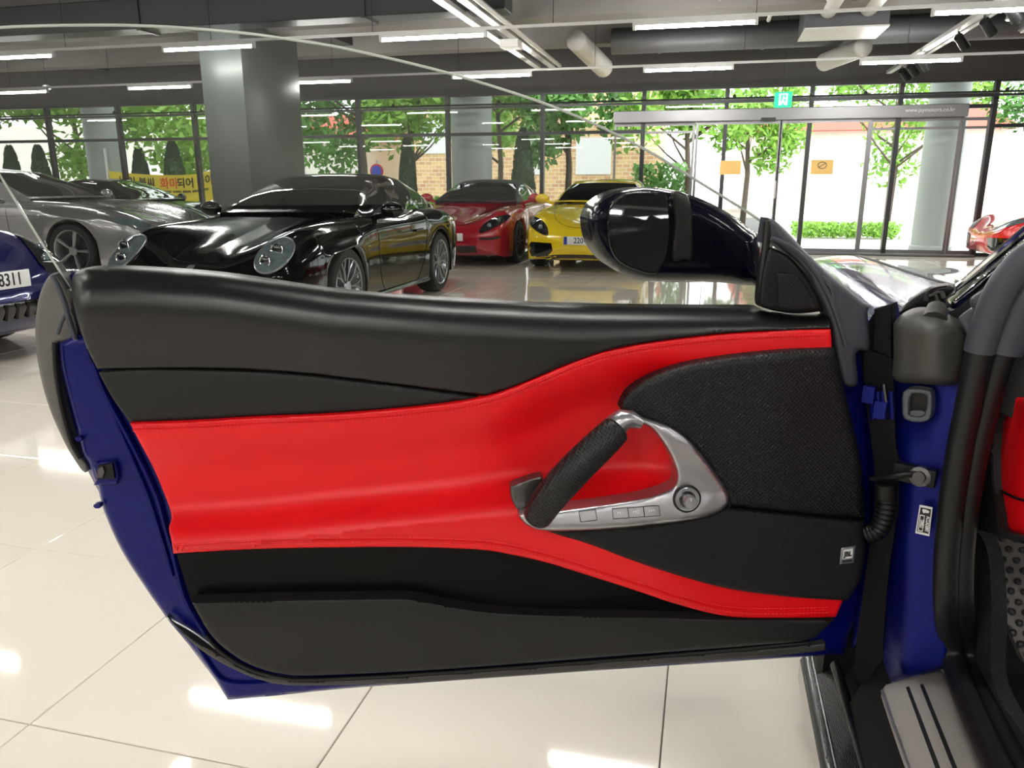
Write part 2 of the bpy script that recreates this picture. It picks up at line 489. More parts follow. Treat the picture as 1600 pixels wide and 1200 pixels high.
for i in range(int((XL) / TX), int(XR / TX) + 1):
    for j in range(-9, 20):
        u, v = TU0 + (i + .5) * TX, TV0 + (j + .5) * TY
        if u - TX / 2 < XL or u + TX / 2 > XR or v - TY / 2 < YB or v + TY / 2 > WALL_V: continue
        d = Vector((u, v, 0)) - CAMP
        fwd = Vector((-SY * CP, CY * CP, -SP)); rt = Vector((CY, SY, 0)); upv = rt.cross(fwd)
        z = d.dot(fwd); key = 1e3
        if z > .2:
            px, py = 800 + FPX * d.dot(rt) / z, 600 - FPX * d.dot(upv) / z
            if -350 < px < 1950 and py < 1560: key = d.length
        cells.append((key, u, v))
cells.sort(key=lambda c: c[0])
rest = MB()
for n, (k, u, v) in enumerate(cells):
    if n < 290:
        o = bpy.data.objects.new('tile', tme); COL.objects.link(o); o.location = (u, v, 0); o.parent = floor
    else:
        rest.add([p + Vector((u, v, 0)) for p in tb.v], tb.f)
o = rest.build('far_tiles', MT['tile'], floor, smooth=False); o['kind'] = 'stuff'

struct('ceiling', MB().box((XL, YB - .12, CEIL), (XR, WALL_V + .1, CEIL + .1)), MT['ceil'])
struct('wall_left', MB().box((XL - .12, YB, -.05), (XL, WALL_V + .1, CEIL)), MT['wall'])
struct('wall_right', MB().box((XR, YB, -.05), (XR + .12, WALL_V + .1, CEIL)), MT['wall'])
struct('wall_back', MB().box((XL, YB - .12, -.05), (XR, YB, CEIL)), MT['backwall'])  # unseen wall, made up; white so the door glass picks up haze
struct('trim_20', MB().box((XL, YB, 0), (XR, YB + .04, .95)).box((3.3, YB, .95), (XR, YB + .04, CEIL)), MT['ceil'])  # unseen dark panels, added to shape what glass and mirror reflect
struct('wall_front', MB().box((XL, WALL_V - .06, 2.83), (XR, WALL_V + .12, CEIL)), MT['ceil'])

# ceiling beams (running along the window wall)
for n, (v0, v1, z0, mm) in enumerate([(10.0, 10.55, 3.16, 'beam'), (13.15, 13.5, 3.36, 'beam'), (6.4, 6.9, 3.3, 'beam'), (2.6, 3.1, 3.3, 'beam'), (-1.4, -.9, 3.3, 'beam')]):
    struct('trim_%d' % (n + 1), MB().box((XL, v0, z0), (XR, v1, CEIL)), MT[mm])
for n, u0 in enumerate([-12.6, -6.3, -.2, 6.0]):
    struct('trim_%d' % (n + 6), MB().box((u0 - .2, YB, 3.5), (u0 + .2, WALL_V - .06, CEIL)), MT['ceil'])

# window bays
MU = [-18.6, -16.0, -14.18, -12.36, -10.51, -8.66, -6.81, -4.96, -3.10, -1.24]
MR = [4.42, 6.3, 8.2]
ZT = [0.06, 2.12, 2.60, 2.83]
nwin = [0]
def bay(u0, u1, zs=ZT, last=False):
    nwin[0] += 1
    r = root('window_%d' % nwin[0], (u0, WALL_V, 0), kind='structure')
    MB().box((u0 - .035, WALL_V - .06, 0), (u0 + .035, WALL_V + .06, zs[-1])).build('mullion', MT['frame'], r, False)
    if last: MB().box((u1 - .035, WALL_V - .06, 0), (u1 + .035, WALL_V + .06, zs[-1])).build('mullion', MT['frame'], r, False)
    for a, z in enumerate(zs):
        t = (.06, .028, .018, .03)[min(a, 3)]
        MB().box((u0 + .035, WALL_V - .045, z - t), (u1 - .035, WALL_V + .045, z + (t if a else 0))).build('transom', MT['frame'], r, False)
    for a in range(len(zs) - 1):
        MB().add([(u0 + .03, WALL_V, zs[a]), (u1 - .03, WALL_V, zs[a]), (u1 - .03, WALL_V, zs[a + 1]), (u0 + .03, WALL_V, zs[a + 1])], [[0, 1, 2, 3]]).build('pane', MT['pane'], r, False)
for a, b in zip(MU[:-1], MU[1:]): bay(a, b)
for a, b in zip(MR[:-1], MR[1:]): bay(a, b, last=(b == MR[-1]))
bay(-1.24, .2, [2.30 + .16, 2.6, 2.83]); bay(.2, 1.6, [2.46, 2.6, 2.83]); bay(1.6, 3.0, [2.46, 2.6, 2.83]); bay(3.0, 4.42, [2.46, 2.6, 2.83])

# the sliding door: header box and four leaves
dr = root('door_1', (1.3, WALL_V - .1, 0), kind='structure')
MB().box((-1.76, WALL_V - .22, 2.26), (4.0, WALL_V + .06, 2.46), .01).build('header_box', MT['header'], dr, False)
text('header_lettering', 'www.jaymotors.co.kr', .085, (3.42, WALL_V - .224, 2.37), (1, 0, 0), (0, 0, 1), MT['white'], dr, .001)
MB().box((.78, WALL_V - .25, 2.25), (1.02, WALL_V - .2, 2.30), .01).build('door_sensor', MT['frame'], dr, False)
def leaf(name, u0, u1, vv, mids=(), z1=2.26):
    f = MB()
    f.box((u0, vv - .02, .03), (u0 + .04, vv + .02, z1)); f.box((u1 - .04, vv - .02, .03), (u1, vv + .02, z1))
    f.box((u0 + .04, vv - .02, .03), (u1 - .04, vv + .02, .09)); f.box((u0 + .04, vv - .02, z1 - .05), (u1 - .04, vv + .02, z1))
    for z in mids: f.box((u0 + .04, vv - .02, z - .02), (u1 - .04, vv + .02, z + .02))
    o = f.build(name, MT['header'], dr, False)
    p = MB().add([(u0 + .03, vv, .05), (u1 - .03, vv, .05), (u1 - .03, vv, z1), (u0 + .03, vv, z1)], [[0, 1, 2, 3]])
    q = p.build('pane', MT['pane'], None, False); q.parent = o
leaf('fixed_leaf', -1.76, -.32, WALL_V, (2.1,))
leaf('sliding_leaf', -.30, 1.14, WALL_V - .08)
leaf('sliding_leaf', 1.12, 2.57, WALL_V - .08)
leaf('fixed_leaf', 2.58, 3.98, WALL_V, (2.1,))
leaf('fixed_leaf', 3.99, 4.40, WALL_V, (2.1,))
MB().box((-1.76, WALL_V - .2, 0), (4.4, WALL_V + .06, .03)).build('threshold', MT['header'], dr, False)
MB().box((1.10, WALL_V - .13, .95), (1.13, WALL_V - .09, 1.25), .008).build('pull_handle', MT['steel'], dr, False)
for nm, u in (('sticker', .33), ('sticker', 1.86)):
    s = MB().box((u - .18, WALL_V - .088, 1.36), (u + .18, WALL_V - .084, 1.60)).build(nm, MT['sticker'], dr, False)
MB().tube([(1.86 + .07 * math.cos(a * PI / 10), WALL_V - .092, 1.51 + .055 * math.sin(a * PI / 10)) for a in range(21)], .006, 6).tube([(1.80, WALL_V - .092, 1.47), (1.92, WALL_V - .092, 1.55)], .006, 6).build('sticker_emblem', MT['satin_dark'], dr)

# big inside column, grey
c = root('column', (-6.15, 9.95, 0), kind='structure')
MB().box((-6.45, 9.3, 0), (-5.84, 10.75, 3.16), .02).build('column_cladding', MT['column'], c)
MB().box((-6.40, 9.35, 3.16), (-5.89, 10.7, CEIL)).build('column_head', MT['beam'], c)
c.name = 'column'

# ------------------------------------------------------------------ tube lights on rails
ORD = ['first', 'second', 'third', 'fourth', 'fifth', 'sixth', 'seventh', 'eighth', 'ninth', 'tenth', 'eleventh']
def tube_proto(L):
    r = root('tube_light', (0, 0, 0))
    MB().tube([(-L / 2 + .03, 0, 0), (L / 2 - .03, 0, 0)], .017, 10).build('tube', MT['tube'], r)
    MB().box((-L / 2, -.02, .018), (L / 2, .02, .055)).build('housing', MT['steel'], r, False)
    for s in (-1, 1): MB().box((s * L / 2 - .035 * (s > 0), -.022, -.022), (s * L / 2 + .035 * (s < 0), .022, .03), .004).build('end_cap', MT['steel'], r, False)
    return r
TL = tube_proto(1.27); used = []
def tube_at(u, v, z, label, group):
    if not used: o = TL; used.append(1)
    else:
        o = TL.copy(); COL.objects.link(o)
        for ch in TL.children:
            cc = ch.copy(); COL.objects.link(cc); cc.parent = o
    o.location = (u, v, z); tag(o, label, 'ceiling light', group)
rows = [(8.85, -3.13, 2.87, 2.78, 'the nearer light rail', -3, 3), (12.05, -3.33, 2.92, 2.78, 'the rail nearest the windows', -4, 3)]
for v, u0, sp, z, nm, k0, k1 in rows:
    for k in range(k0, k1):
        tube_at(u0 + k * sp, v, z, '%s lit white tube light from the left on %s' % (ORD[k - k0], nm), 'tube lights on ' + nm)
for v, nm in ((4.57, 'over the parked coupe aisle'), (1.35, 'above the open door'), (-1.9, 'overhead behind the open door'), (-5.1, 'at the back of the hall')):
    for k in range(-4, 4):
        tube_at(-3.17 + k * 2.92, v, 2.78, '%s lit tube light from the left, row %s' % (ORD[k + 4], nm), 'tube lights ' + nm)
for v, nm in ((8.85, 'nearer'), (12.05, 'farther'), (4.57, 'overhead front'), (1.35, 'overhead middle'), (-1.9, 'overhead rear'), (-5.1, 'rearmost')):
    r = root('light_rail', (-4, v, 2.84), '%s thin pale rail under the ceiling carrying a row of tube lights' % nm, 'rail', 'light rails')
    MB().box((-16.5, v - .015, 2.835), (8.5, v + .015, 2.865)).build('rail_bar', MT['steel'], r, False)
    for k in range(-7, 4): MB().tube([(k * 2.1 + .35, v, 2.865), (k * 2.1 + .35, v, CEIL)], .004, 5).build('hanging_wire', MT['frame'], r)

# ------------------------------------------------------------------ ducts, trays, tracks, exit sign
def flex(name, p0, p1, r, label, grp=None):
    p0, p1 = Vector(p0), Vector(p1); n = int((p1 - p0).length / .035)
    b = MB().tube([p0.lerp(p1, i / n) for i in range(n + 1)], [r * (1 if i % 2 else .93) for i in range(n + 1)], 16)
    return tag(b.build(name, MT['duct'], angle=80), label, 'duct', grp)
d = root('ventilation_duct', (0, 12.8, 3.35), 'dark round ventilation duct running along under the ceiling above the sliding door', 'duct')
MB().tube([(-1.6, 12.8, 3.32), (4.2, 12.8, 3.32)], .19, 20).build('pipe_run', MT['duct_dark'], d)
for u in (-.9, .6, 3.2): MB().tube([(u, 12.8, 3.32), (u + .05, 12.8, 3.32)], .2, 20).build('collar', MT['duct_dark'], d)
d = root('duct_box', (1.45, 11.0, 3.3), 'grey box where two ribbed ducts enter, above the sliding door', 'duct box')
MB().box((1.0, 10.7, 3.02), (1.95, 11.5, 3.42), .01).build('box_shell', MT['duct_dark'], d, False)
MB().box((1.0, 10.66, 3.0), (1.95, 11.5, 3.02)).build('box_base', MT['duct'], d, False)
flex('ribbed_duct', (1.13, 6.2, 3.16), (1.25, 10.66, 3.22), .105, 'left white ribbed duct running into the grey duct box')
flex('ribbed_duct', (1.62, 6.2, 3.16), (1.7, 10.66, 3.22), .105, 'right white ribbed duct running into the grey duct box')
flex('ribbed_duct', (1.9, 12.0, 2.98), (1.55, 13.12, 2.96), .13, 'short pale duct dropping towards the window head behind the duct box')
flex('ribbed_duct', (-2.0, 11.8, 3.2), (-1.75, 13.1, 2.98), .15, 'short pale duct at the left end of the dark round duct')
for (u, r_), lb in zip(((-.02, .035), (.42, .028), (.62, .028)), ('leftmost of three thin white pipes running towards the sliding door', 'middle one of three thin white pipes running towards the sliding door', 'rightmost of three thin white pipes, nearest the ribbed ducts')):
    tag(MB().tube([(u, 6.5, 3.2), (u, 11.6, 3.3)], r_, 8).build('water_pipe', MT['duct']), lb, 'pipe', 'white pipes under the ceiling')

tr = root('cable_tray', (-2.7, 9.5, 3.0), 'pale double cable tray running towards the windows above the red convertible', 'cable tray')
for u in (-2.86, -2.62): MB().box((u, 6.0, 3.0), (u + .1, 13.0, 3.05)).build('tray_channel', MT['steel'], tr, False)
MB().tube([(-2.45, 6.0, 3.03), (-2.45, 13.0, 3.03)], .03, 8).build('conduit', MT['duct'], tr)
MB().box((-2.75, 10.35, 2.9), (-2.5, 10.6, 3.0), .01).build('junction_box', MT['duct'], tr, False)
tk = root('spot_track', (2.9, 10, 3.0), 'pale spotlight track running towards the glass door on the right', 'spotlight track')
MB().box((2.62, 6.2, 2.9), (2.70, 14.2, 2.95)).build('track_bar', MT['steel'], tk, False)
MB().box((2.86, 6.2, 2.98), (2.92, 14.2, 3.02)).build('track_bar', MT['steel'], tk, False)
for k, v in enumerate((8.2, 9.0, 9.7, 10.6, 12.3, 12.9, 13.4)):
    s = root('spotlight', (2.72, v, 2.9), '%s black spotlight from the front on the ceiling track near the glass door' % ORD[k], 'spotlight', 'track spotlights')
    MB().tube([(2.68, v, 2.9), (2.72, v, 2.82)], .012, 6).build('bracket', MT['black'], s)
    MB().tube([(2.68, v - .02, 2.84), (2.80, v + .08, 2.73)], [.05, .055], 14).build('lamp_housing', MT['black'], s)
    MB().tube([(2.80, v + .08, 2.73), (2.803, v + .083, 2.728)], [.045, .045], 14).build('lamp_face', MT['lens'], s)
for k, (u, v, z) in enumerate(((3.4, 11.2, 3.1), (-7.4, 11.0, 3.1), (-3.9, 7.2, 3.28), (-12.0, 12.6, 2.9), (-3.38, 3.89, 2.8))):
    s = root('downlight', (u, v, z), ['small round lit lamp under the ceiling at right beside the track', 'small round lit lamp under the dark ceiling behind the door glass', 'small round lit lamp at the top edge left of centre', 'small round lit lamp low near the left windows', 'small round lit lamp overhead mirrored in the floor at bottom left'][k], 'ceiling light')
    MB().lathe([(.0, 0), (.075, 0), (.075, .0), (.06, .06), (.03, .08)], 16, Matrix.Translation((u, v, z))).build('shade', MT['duct'], s)
    MB().lathe([(.0, -.004), (.06, -.004), (.06, .0)], 16, Matrix.Translation((u, v, z))).build('lamp_disc', MT['lamp'], s)
    MB().tube([(u, v, z + .08), (u, v, CEIL)], .006, 5).build('stem', MT['frame'], s)
ac = root('ceiling_unit', (4.6, 10.9, 3.1), 'grey flat air conditioning unit with a slotted grille near the right edge', 'air conditioner')
MB().box((3.6, 10.2, 3.02), (5.2, 11.6, 3.3), .02).build('unit_body', MT['duct_dark'], ac, False)
MB().box((3.62, 10.25, 3.0), (5.18, 11.55, 3.02)).build('fascia', MT['duct'], ac, False)
for k in range(6): MB().box((3.8, 10.4 + k * .18, 2.994), (5.0, 10.46 + k * .18, 3.0)).build('slot', MT['frame'], ac, False)
ex = root('exit_sign', (.98, 13.0, 2.6), 'small green lit running-figure exit sign hanging before the glass door', 'sign')
MB().box((.87, 12.97, 2.32), (1.12, 13.03, 2.54), .008).build('sign_body', MT['green_em'], ex, False)
m = MB(); yv = 12.966
m.box((.935, yv, 2.35), (.955, yv + .003, 2.50)).box((1.035, yv, 2.35), (1.055, yv + .003, 2.50));
for pts in ([(1.0, 2.48), (.99, 2.43), (.97, 2.36)], [(.99, 2.43), (1.005, 2.40), (1.02, 2.36)], [(.995, 2.465), (1.02, 2.44)]): m.tube([(a, yv, z) for a, z in pts], .008, 6)
m.box((.935, yv, 2.50), (1.055, yv + .003, 2.515)); m.build('sign_figure', MT['white_em'], ex)
MB().tube([(.98, 13, 2.54), (.98, 13, CEIL)], .006, 6).build('hanger_rod', MT['frame'], ex)
sp = root('sprinkler_pipe', (0, 13.9, 2.62), 'thin dark sprinkler pipe across the head of the windows', 'pipe')
MB().tube([(-18, 13.9, 2.56), (8.8, 13.9, 2.56)], .016, 8).build('pipe_run', MT['frame'], sp)
for u in range(-16, 8, 2): MB().lathe([(.012, 0), (.03, .01), (.03, .02), (.012, .05)], 8, Matrix.Translation((u + .3, 13.9, 2.57))).build('sprinkler_head', MT['frame'], sp)
dk = root('dark_duct', (-9, 8.2, 3.0), 'long black rectangular duct crossing the top left of the hall', 'duct')
MB().box((-17, 8.9, 3.05), (-2.3, 9.25, 3.4), .01).build('duct_run', MT['frame'], dk, False)
for u in (-13, -10, -7, -4): MB().box((u, 8.88, 3.03), (u + .05, 9.27, 3.42)).build('duct_flange', MT['frame'], dk, False)

# ================================================================== OUTSIDE
OV = WALL_V + .2
struct('pavement', MB().box((-60, OV - .05, -.12), (50, 22, -.04)), MT['pave'])
struct('road', MB().box((-60, 22, -.16), (50, 32, -.08)), MT['asphalt'])
struct('far_pavement', MB().box((-60, 32, -.12), (50, 60, -.04)), MT['pave'])
def leafcloud(c, rx, ry, rz, n, size, seed, shell=.35, flat=1.0):
    rnd = random.Random(seed); vs = []; fs = []
    clumps = [(Vector((rnd.gauss(0, .45) * rx, rnd.gauss(0, .45) * ry, rnd.gauss(0, .42) * rz)), rnd.uniform(.25, .5)) for _ in range(14)]
    for i in range(n):
        cc, cr = rnd.choice(clumps)
        v = Vector((rnd.gauss(0, 1), rnd.gauss(0, 1), rnd.gauss(0, 1))).normalized() * (rnd.random() ** .5)
        p = Vector(c) + cc + Vector((v.x * rx * cr, v.y * ry * cr, v.z * rz * cr))
        a = Vector((rnd.gauss(0, 1), rnd.gauss(0, 1), rnd.gauss(0, 1))).normalized(); b = a.orthogonal().normalized()
        s = size * rnd.uniform(.6, 1.3); k = len(vs)
        vs += [p - a * s, p + b * s * .5, p + a * s, p - b * s * .5]; fs.append([k, k + 1, k + 2, k + 3])
    return vs, fs
def tree(u, v, h, cr, mm, label, seed, trunk=.09, n=2600, z0=.5, zs=.36):
    r = root('street_tree', (u, v, -.04), label, 'tree', 'street trees outside the windows')
    rnd = random.Random(seed)
    b = MB().tube([(u, v, -.05), (u + .05, v, h * .3), (u - .04, v, h * .55), (u, v, h * .85)], [trunk, trunk * .8, trunk * .6, trunk * .25], 8)
    b.build('trunk', MT['bark'], r)
    for k in range(7):
        a = rnd.uniform(0, 2 * PI); z = h * rnd.uniform(.3, .6); L = cr * rnd.uniform(.7, 1.1)
        MB().tube([(u, v, z), (u + math.cos(a) * L * .5, v + math.sin(a) * L * .5, z + L * .35), (u + math.cos(a) * L, v + math.sin(a) * L, z + L * .8)], [trunk * .4, trunk * .25, trunk * .08], 6).build('branch', MT['bark'], r)
    vs, fs = leafcloud((u, v, h * (z0 + .18)), cr, cr, h * zs, int(n * 2.2), .11, seed)
    mesh('leaf_crown', vs, fs, mm, r, smooth=False)['kind'] = 'stuff'
tree(-16.6, 18.2, 5.4, 2.2, MT['leafA'], 'bright green street tree outside the far left window', 1, n=3000)
tree(-12.9, 18.9, 5.5, 2.1, MT['leafA'], 'yellow green street tree behind the yellow banner', 2, n=3000)
tree(-9.4, 20.6, 5.6, 1.7, MT['leafB'], 'street tree outside just left of the inside column', 3, n=2200)
tree(-7.2, 18.6, 5.3, 1.3, MT['leafA'], 'thin street tree outside behind the black coupe', 4, n=1500)
tree(-5.6, 21.0, 5.8, 2.0, MT['leafA'], 'bright street tree outside left of the pale round column', 5, n=2200)
tree(-3.3, 18.6, 5.3, 1.6, MT['leafB'], 'tall street tree outside behind the yellow coupe', 6, n=2600)
tree(-.6, 20.2, 4.8, 1.5, MT['leafA'], 'slanting young street tree outside beside the yellow coupe', 7, n=1200)
tree(1.0, 24.5, 5.0, 1.9, MT['leafA'], 'pale green tree seen through the left sliding door leaf', 8, n=1500)
tree(5.2, 25.5, 5.4, 2.2, MT['leafA'], 'pale tree beyond the road seen through the right door leaf', 9, n=1500)
tree(9.3, 23.0, 5.4, 2.2, MT['leafB'], 'green tree outside at the right edge of the windows', 10, n=2600)
def conifer(u, v, h, r0, label, seed):
    r = root('conifer', (u, v, -.04), label, 'tree', 'columnar conifers outside the windows'); rnd = random.Random(seed)
    vs = []; fs = []
    for i in range(2200):
        z = rnd.random(); rr = r0 * (1 - z) ** .45 * (.75 + .25 * rnd.random()) * (1 if z > .06 else .5); a = rnd.uniform(0, 2 * PI)
        p = Vector((u + rr * math.cos(a), v + rr * math.sin(a), z * h)); q = Vector((math.cos(a) * .5, math.sin(a) * .5, 1.0)).normalized(); b = q.orthogonal().normalized(); s = .07
        k = len(vs); vs += [p - q * s, p + b * s * .4, p + q * s, p - b * s * .4]; fs.append([k, k + 1, k + 2, k + 3])
    mesh('needle_foliage', vs, fs, MT['leafC'], r, smooth=False)['kind'] = 'stuff'
    MB().lathe([(r0 * .6, .1), (r0 * .8, h * .4), (r0 * .5, h * .8), (.03, h * .98)], 10, Matrix.Translation((u, v, 0))).build('inner_growth', MT['leafC'], r)
    MB().tube([(u, v, -.05), (u, v, h * .3)], .06, 8).build('trunk', MT['bark'], r)
for k, (u, v, h, r0, lb) in enumerate([(-16.9, 16.3, 2.1, .32, 'dark columnar conifer outside the leftmost window'), (-16.05, 16.3, 2.1, .34, 'dark columnar conifer second from the left windows'),
        (-13.7, 16.95, 2.05, .33, 'dark columnar conifer left of the yellow banner lettering'), (-12.25, 16.3, 2.15, .36, 'dark columnar conifer behind the yellow banner'),
        (-6.45, 16.4, 2.15, .26, 'narrow columnar conifer outside behind the black coupe roof'), (-3.85, 16.4, 2.3, .34, 'large columnar conifer outside above the red convertible')]):
    conifer(u, v, h, r0, lb, 20 + k)
# round outside columns
for k, (u, v, r_, lb) in enumerate([(-13.85, 16.0, .40, 'pale round column outside the left windows'), (-4.85, 16.0, .42, 'pale round column outside above the red convertible'), (4.05, 16.0, .33, 'pale round column outside right of the sliding door')]):
    r = root('round_column', (u, v, 0), lb, 'column', 'round columns outside')
    MB().lathe([(r_, 0), (r_, 6)], 28, Matrix.Translation((u, v, -.04))).build('shaft', MT['extcol'], r)
    MB().lathe([(r_ + .03, 0), (r_ + .03, .12), (r_, .14)], 28, Matrix.Translation((u, v, -.04))).build('base_ring', MT['extcol'], r)
# hedge strips and grass
def bush(name, a, b, mm, n, label, seed, size=.07):
    rnd = random.Random(seed); vs = []; fs = []
    for i in range(n):
        p = Vector([rnd.uniform(a[q], b[q]) for q in range(3)]); q = Vector((rnd.gauss(0, 1), rnd.gauss(0, 1), rnd.gauss(0, 1))).normalized(); o_ = q.orthogonal().normalized(); s = size * rnd.uniform(.6, 1.2)
        k = len(vs); vs += [p - q * s, p + o_ * s * .5, p + q * s, p - o_ * s * .5]; fs.append([k, k + 1, k + 2, k + 3])
    o = mesh(name, vs, fs, mm, smooth=False); tag(o, label, 'hedge'); return o
bush('hedge', (2.0, 19.5, 0), (4.3, 20.3, .32), MT['leafA'], 1500, 'low clipped hedge seen through the right sliding door leaf', 31)
bush('hedge', (6.3, 19.5, 0), (9.0, 20.3, .34), MT['leafA'], 1500, 'low clipped hedge outside right of the pale column', 32)
bush('hedge', (-11.2, 16.4, 0), (-8.9, 17.2, .4), MT['leafA'], 900, 'low green hedge under the yellow banner', 33)
bush('shrub', (-6.02, 15.9, 0), (-5.47, 16.5, .9), MT['leafA'], 700, 'small bright shrub outside left of the pale round column', 34)
bush('shrub', (-4.75, 17.1, 0), (-4.35, 17.5, .9), MT['leafA'], 500, 'small bright shrub outside right of the pale round column', 35)
bush('shrub', (-1.55, 16.2, .2), (-.5, 17.2, 1.6), MT['leafB'], 1600, 'dense dark green shrub outside beside the mirror', 36)
g = bush('grass_strip', (-8.8, 16.9, -.04), (-1.7, 18.0, .18), MT['grass'], 3500, None, 37, .08); g['kind'] = 'stuff'; g['label'] = 'bright grass strip outside behind the parked cars'; g['category'] = 'grass'
# buildings
def building(name, u0, u1, v, h, mm, wins, label, roof=None):
    r = root(name, ((u0 + u1) / 2, v, 0), label, 'building')
    MB().box((u0, v, -.1), (u1, v + 6, h)).build('wall', mm, r, False)
    for (a, b, z0, z1) in wins:
        f = MB().box((a - .08, v - .06, z0 - .08), (b + .08, v, z1 + .08)).build('window_frame', MT['white'], r, False)
        q = MB().box((a, v - .08, z0), ((a + b) / 2 - .03, v - .06, z1)).box(((a + b) / 2 + .03, v - .08, z0), (b, v - .06, z1)).build('pane', MT['winblue'], None, False); q.parent = f
    if roof: MB().add([(u0 - .4, v - .6, h), (u1 + .4, v - .6, h), (u1 + .4, v + 6.5, h), (u0 - .4, v + 6.5, h), (u0 + .2, v + 3, h + 1.3), (u1 - .2, v + 3, h + 1.3)], [[0, 1, 5, 4], [2, 3, 4, 5], [1, 2, 5], [3, 0, 4], [0, 3, 2, 1]]).build('roof', MT[roof], r, False)
    return r
building('brick_building', -13.0, -2.2, 33, 7.5, MT['tan'], [(-12.2, -11.2, 2.6, 3.8), (-8.0, -6.9, 1.7, 3.0), (-5.4, -4.1, 1.7, 3.0), (-9.5, -8.6, 4.2, 5.4), (-4.4, -3.3, .1, 1.0)], 'tan brick building across the road behind the trees')
building('pale_building', -36, -24, 34, 4.1, MT['cream'], [(-30, -28.5, 1.2, 2.6), (-27.4, -25.9, 1.2, 2.6)], 'cream low building across the road at far left', None)
building('red_roofed_house', -23, -15, 33, 3.2, MT['cream'], [(-22.2, -20.8, 1.0, 2.2), (-19.4, -18, 1.0, 2.2)], 'cream house with a red roof behind the yellow banner', 'roofred')
building('white_building', 1.5, 12, 38, 3.5, MT['cream'], [(3.0, 4.2, 1.4, 2.6), (6.2, 7.6, 1.4, 2.6)], 'washed out pale house with a red roof beyond the sliding door', 'roofred')
s = root('road_sign', (-7.7, 17.6, 0), 'round blue and red no parking sign on a thin pole behind the black coupe', 'sign')
MB().tube([(-7.7, 17.64, -.05), (-7.7, 17.64, 1.75)], .025, 8).build('pole', MT['steel'], s)
MB().lathe([(0, 0), (.17, 0), (.17, .02), (0, .02)], 24, align((0, -1, 0), (-7.7, 17.62, 1.5))).build('sign_disc', MT['signred'], s)
MB().lathe([(0, 0), (.13, 0), (.13, .01), (0, .01)], 24, align((0, -1, 0), (-7.7, 17.60, 1.5))).build('sign_face', MT['signblue'], s)
aw = root('awning', (-11.9, 20.0, 1.6), 'light blue and white market awning behind the banner', 'awning')
MB().add([(-12.6, 19.5, 1.15), (-11.3, 19.5, 1.15), (-11.5, 20.5, 1.65), (-12.4, 20.5, 1.65), (-12.6, 19.5, 1.05), (-11.3, 19.5, 1.05)], [[0, 1, 2, 3], [4, 5, 1, 0], [1, 5, 2], [4, 0, 3]]).build('cloth', MT['parasol'], aw, False)
for u in (-12.5, -11.4): MB().tube([(u, 19.55, -.05), (u, 19.55, 1.12)], .02, 6).build('post', MT['steel'], aw)
st = root('street_stall', (-14.3, 18.6, .4), 'yellow street stall roof low outside the left windows', 'stall')
MB().box((-15.2, 18.3, .8), (-13.5, 19.4, 1.02), .03).build('stall_roof', MT['p_yel'], st)
MB().box((-15.1, 18.4, 1.02), (-13.6, 19.3, 1.12), .03).build('stall_ridge', MT['leafB'], st)
for u in (-15.1, -13.6): MB().tube([(u, 18.4, -.05), (u, 18.4, .82)], .025, 6).build('post', MT['steel'], st)
# banner
bn = root('banner', (-11.8, 15.6, 1.0), 'yellow banner with black and red lettering strung outside the windows', 'banner')
BU0, BU1, BV = -13.5, -10.1, 15.6
sag = lambda u: -.10 * (1 - ((u - (BU0 + BU1) / 2) / ((BU1 - BU0) / 2)) ** 2)
slope = lambda u: .13 * max(0, (u - (-11.3)) / 1.0) ** 1.3
vs = []; fs = []; NU = 40; NZ = 8
for i in range(NU + 1):
    u = BU0 + (BU1 - BU0) * i / NU
    for j in range(NZ + 1):
        z = 1.50 - (.56 - .10 * sag(u) / .1) * j / NZ + sag(u) + slope(u)
        vs.append((u, BV + .03 * math.sin(u * 9 + j * .8) * (j / NZ), z))
for i in range(NU):
    for j in range(NZ): a = i * (NZ + 1) + j; fs.append([a, a + 1, a + NZ + 2, a + NZ + 1])
mesh('cloth', vs, fs, MT['banner'], bn)

def banner_text(nm, body, u0, m, size, z):
    o = text(nm, body, size, (0, 0, 0), (1, 0, 0), (0, 1, 0), MT[m], None, .002, 'LEFT', bold=.004)
    for v in o.data.vertices:
        u = u0 + v.co.x; v.co = (u, BV - .012 - v.co.z + .03 * math.sin(u * 9 + 2) * .2 - .006, z + v.co.y + sag(u) + slope(u))
    o.data.transform(wm(bn).inverted()); o.parent = bn
    return u0 + 0
banner_text('lettering', '버린 불씨', -13.2, 'ink', .24, 1.30)
banner_text('lettering', '화마', -12.13, 'redink', .26, 1.30)
banner_text('lettering', '되어 돌아온다', -11.68, 'ink', .24, 1.31)
lt = MB()
for k in range(34):
    u = -12.3 + k * .042
    if k % 6 != 5: lt.box((u, BV - .02, 1.11 + sag(u) + slope(u)), (u + .026, BV - .014, 1.16 + sag(u) + slope(u)))
lt.build('small_lettering', MT['satin_dark'], bn, False)
for u in (BU0, BU1): MB().tube([(u, BV, -.05), (u, BV, 2.0)], .03, 8).build('post', MT['steel'], bn)

